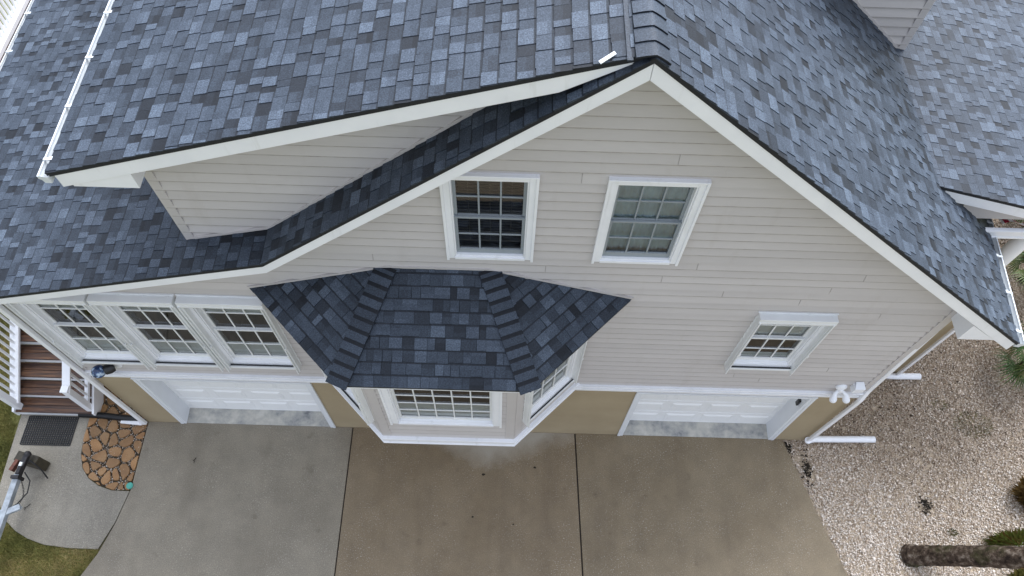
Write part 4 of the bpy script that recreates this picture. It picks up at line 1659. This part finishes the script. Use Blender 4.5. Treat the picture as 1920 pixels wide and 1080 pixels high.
tuft('grass_clump', (9.15, -2.55, -.04), 1400, .40, .25, .2, 'olive grass clump in front of the palm trunk', 'grass', 62, tmean=.4)
tuft('grass_clump', (9.72, -1.0, -.04), 900, .30, .36, .34, 'straw coloured grass clump at the right edge of the gravel', 'straw', 63, tmean=.6)
tuft('weed_patch', (8.95, .40, -.03), 420, .36, .05, .06, 'low green weeds spread over the gravel right of the drain pipes', 'grass', 64, 'weeds', .3)
tuft('weed_patch', (8.42, .78, -.03), 70, .14, .05, .05, 'tiny green weed tuft near the rear drain pipe', 'grass', 65, 'weeds', .3)
tuft('weed_patch', (8.02, -1.62, -.02), 60, .07, .08, .06, 'bright green sprig in the gravel above the palm trunk', 'grass', 66, 'weeds', .2)

# leaning palm: base in the gravel, crown beyond the frame to the right
palm = thing('palm_tree', (7.2, -2.04, 0), 'leaning palm tree with grey mossy trunk rising from the gravel', 'palm tree')
b = MB()
pts = [(7.16, -2.03, -.08), (7.24, -2.045, .06), (7.40, -2.08, .30), (7.75, -2.17, .85), (8.16, -2.29, 1.5), (8.65, -2.42, 2.3), (9.1, -2.52, 3.1), (9.45, -2.58, 3.9)]
fine, rads = [], []
for i in range(len(pts) - 1):
    for k in range(10):
        t_ = k / 10
        fine.append(tuple(pts[i][j] + (pts[i + 1][j] - pts[i][j]) * t_ for j in range(3)))
        q_ = (i + t_)
        rads.append((.19 if q_ < 1 else .17) * (1 + .035 * ((k % 3) - 1)) + rng.uniform(-.003, .003))
b.tube(fine, rads, 22)
b.build('trunk', 'bark', palm)
V, F, T = [], [], []
rg = np.random.default_rng(8)
top = np.array((9.48, -2.6, 4.0))
for k in range(26):
    a = rg.uniform(0, 6.283)
    el = rg.uniform(-.2, 1.2)
    d = np.array([math.cos(a) * math.cos(el), math.sin(a) * math.cos(el), math.sin(el)])
    side = np.cross(d, [0, 0, 1.0]); side /= np.linalg.norm(side)
    hub = top + d * .75
    tn = rg.uniform(.1, .7)
    o_ = len(V)
    V += [top + side * .02, top - side * .02, hub - side * .01, hub + side * .01]
    F.append([o_, o_ + 1, o_ + 2, o_ + 3]); T.append(tn)
    for j in range(24):
        b_ = (j / 23 - .5) * 3.6
        ld = d * math.cos(b_) + side * math.sin(b_)
        ll = .7 * rg.uniform(.8, 1.1)
        tip = hub + ld * ll + np.array([0, 0, -.3 * ll])
        mid = hub + ld * ll * .5
        pw = np.cross(ld, np.cross(side, d)); pw /= np.linalg.norm(pw) + 1e-9
        o_ = len(V)
        V += [hub, mid + pw * .02, tip, mid - pw * .02]
        F.append([o_, o_ + 1, o_ + 2, o_ + 3]); T.append(tn)
np_mesh('crown', np.array(V), np.array(F), np.array(T), 'frond', None, palm)
b = MB()                                   # dry leaf bases low on the trunk beside the frame edge
for k in range(26):
    t_ = rng.uniform(.0, 1)
    p = Vector((8.05, -2.26, 1.33)).lerp(Vector((8.9, -2.46, 2.7)), t_)
    a = rng.uniform(0, 6.28)
    ax = Vector((.55, -.14, .82)).normalized()
    u = ax.cross(Vector((0, 0, 1))).normalized()
    w = ax.cross(u)
    r_ = u * math.cos(a) + w * math.sin(a)
    b.beam(p + r_ * .13, p + r_ * .24 + ax * .28, .05, .015, tuple(r_), 0, rng.uniform(.4, .95))
b.build('leaf_bases', 'straw', palm)

# dark leaf litter where the gravel is thin
def litter(c, rx, ry, n_, seed, label):
    rg = np.random.default_rng(seed)
    P = np.stack([c[0] + rg.normal(0, rx, n_), c[1] + rg.normal(0, ry, n_), np.full(n_, -.012)], 1)
    o_ = blob_mesh('leaf_litter', P, rg.uniform(.012, .03, n_), rg.uniform(0, .8, n_), 'debris', None)
    return tag(o_, label, 'litter')
litter((7.68, -1.15), .07, .08, 70, 71, 'dark leaf litter in a bare hole amid the gravel')
litter((5.62, -.55), .05, .16, 90, 72, 'dark wet litter along the driveway edge of the gravel')
litter((5.35, -.16), .03, .07, 30, 73, 'small dark litter beside the garage corner gravel')

# twigs and leaf bits dropped on the driveway
for (x, y, r_, lab) in ((.60, -.67, .025, 'dark wet spot of leaf on the dry patch below the bay'), (-.33, -.82, .03, 'brown leaf on the driveway below the bay'),
                        (-.49, -1.58, .022, 'dark leaf on the middle driveway slab near the bottom edge'), (.23, -1.69, .018, 'tiny dark leaf on the middle driveway slab near its right joint')):
    b = MB()
    pl_ = [(x + r_ * (1 + .35 * rng.uniform(-1, 1)) * math.cos(a), y + r_ * .7 * (1 + .35 * rng.uniform(-1, 1)) * math.sin(a), .004) for a in [k * .785 for k in range(8)]]
    b.prism(pl_, (0, 0, .004), 0, rng.uniform(.2, .8))
    tag(b.build('leaf', 'debris'), lab, 'leaf')
for (x, y, a, L, lab) in ((-5.62, -.72, .7, .07, 'short dark twig on the left driveway slab'), (-8.38, -1.64, .4, .12, 'dark twig debris on the concrete beside the trailer')):
    b = MB()
    b.tube([(x, y, .008), (x + L * .5 * math.cos(a), y + L * .5 * math.sin(a), .014), (x + L * math.cos(a + .3), y + L * math.sin(a + .3), .008)], .006, 6)
    b.tube([(x + .03, y, .008), (x + .02, y - .04, .008)], .004, 6)
    b.a = [.2] * len(b.a)
    tag(b.build('twig', 'debris'), lab, 'twig')
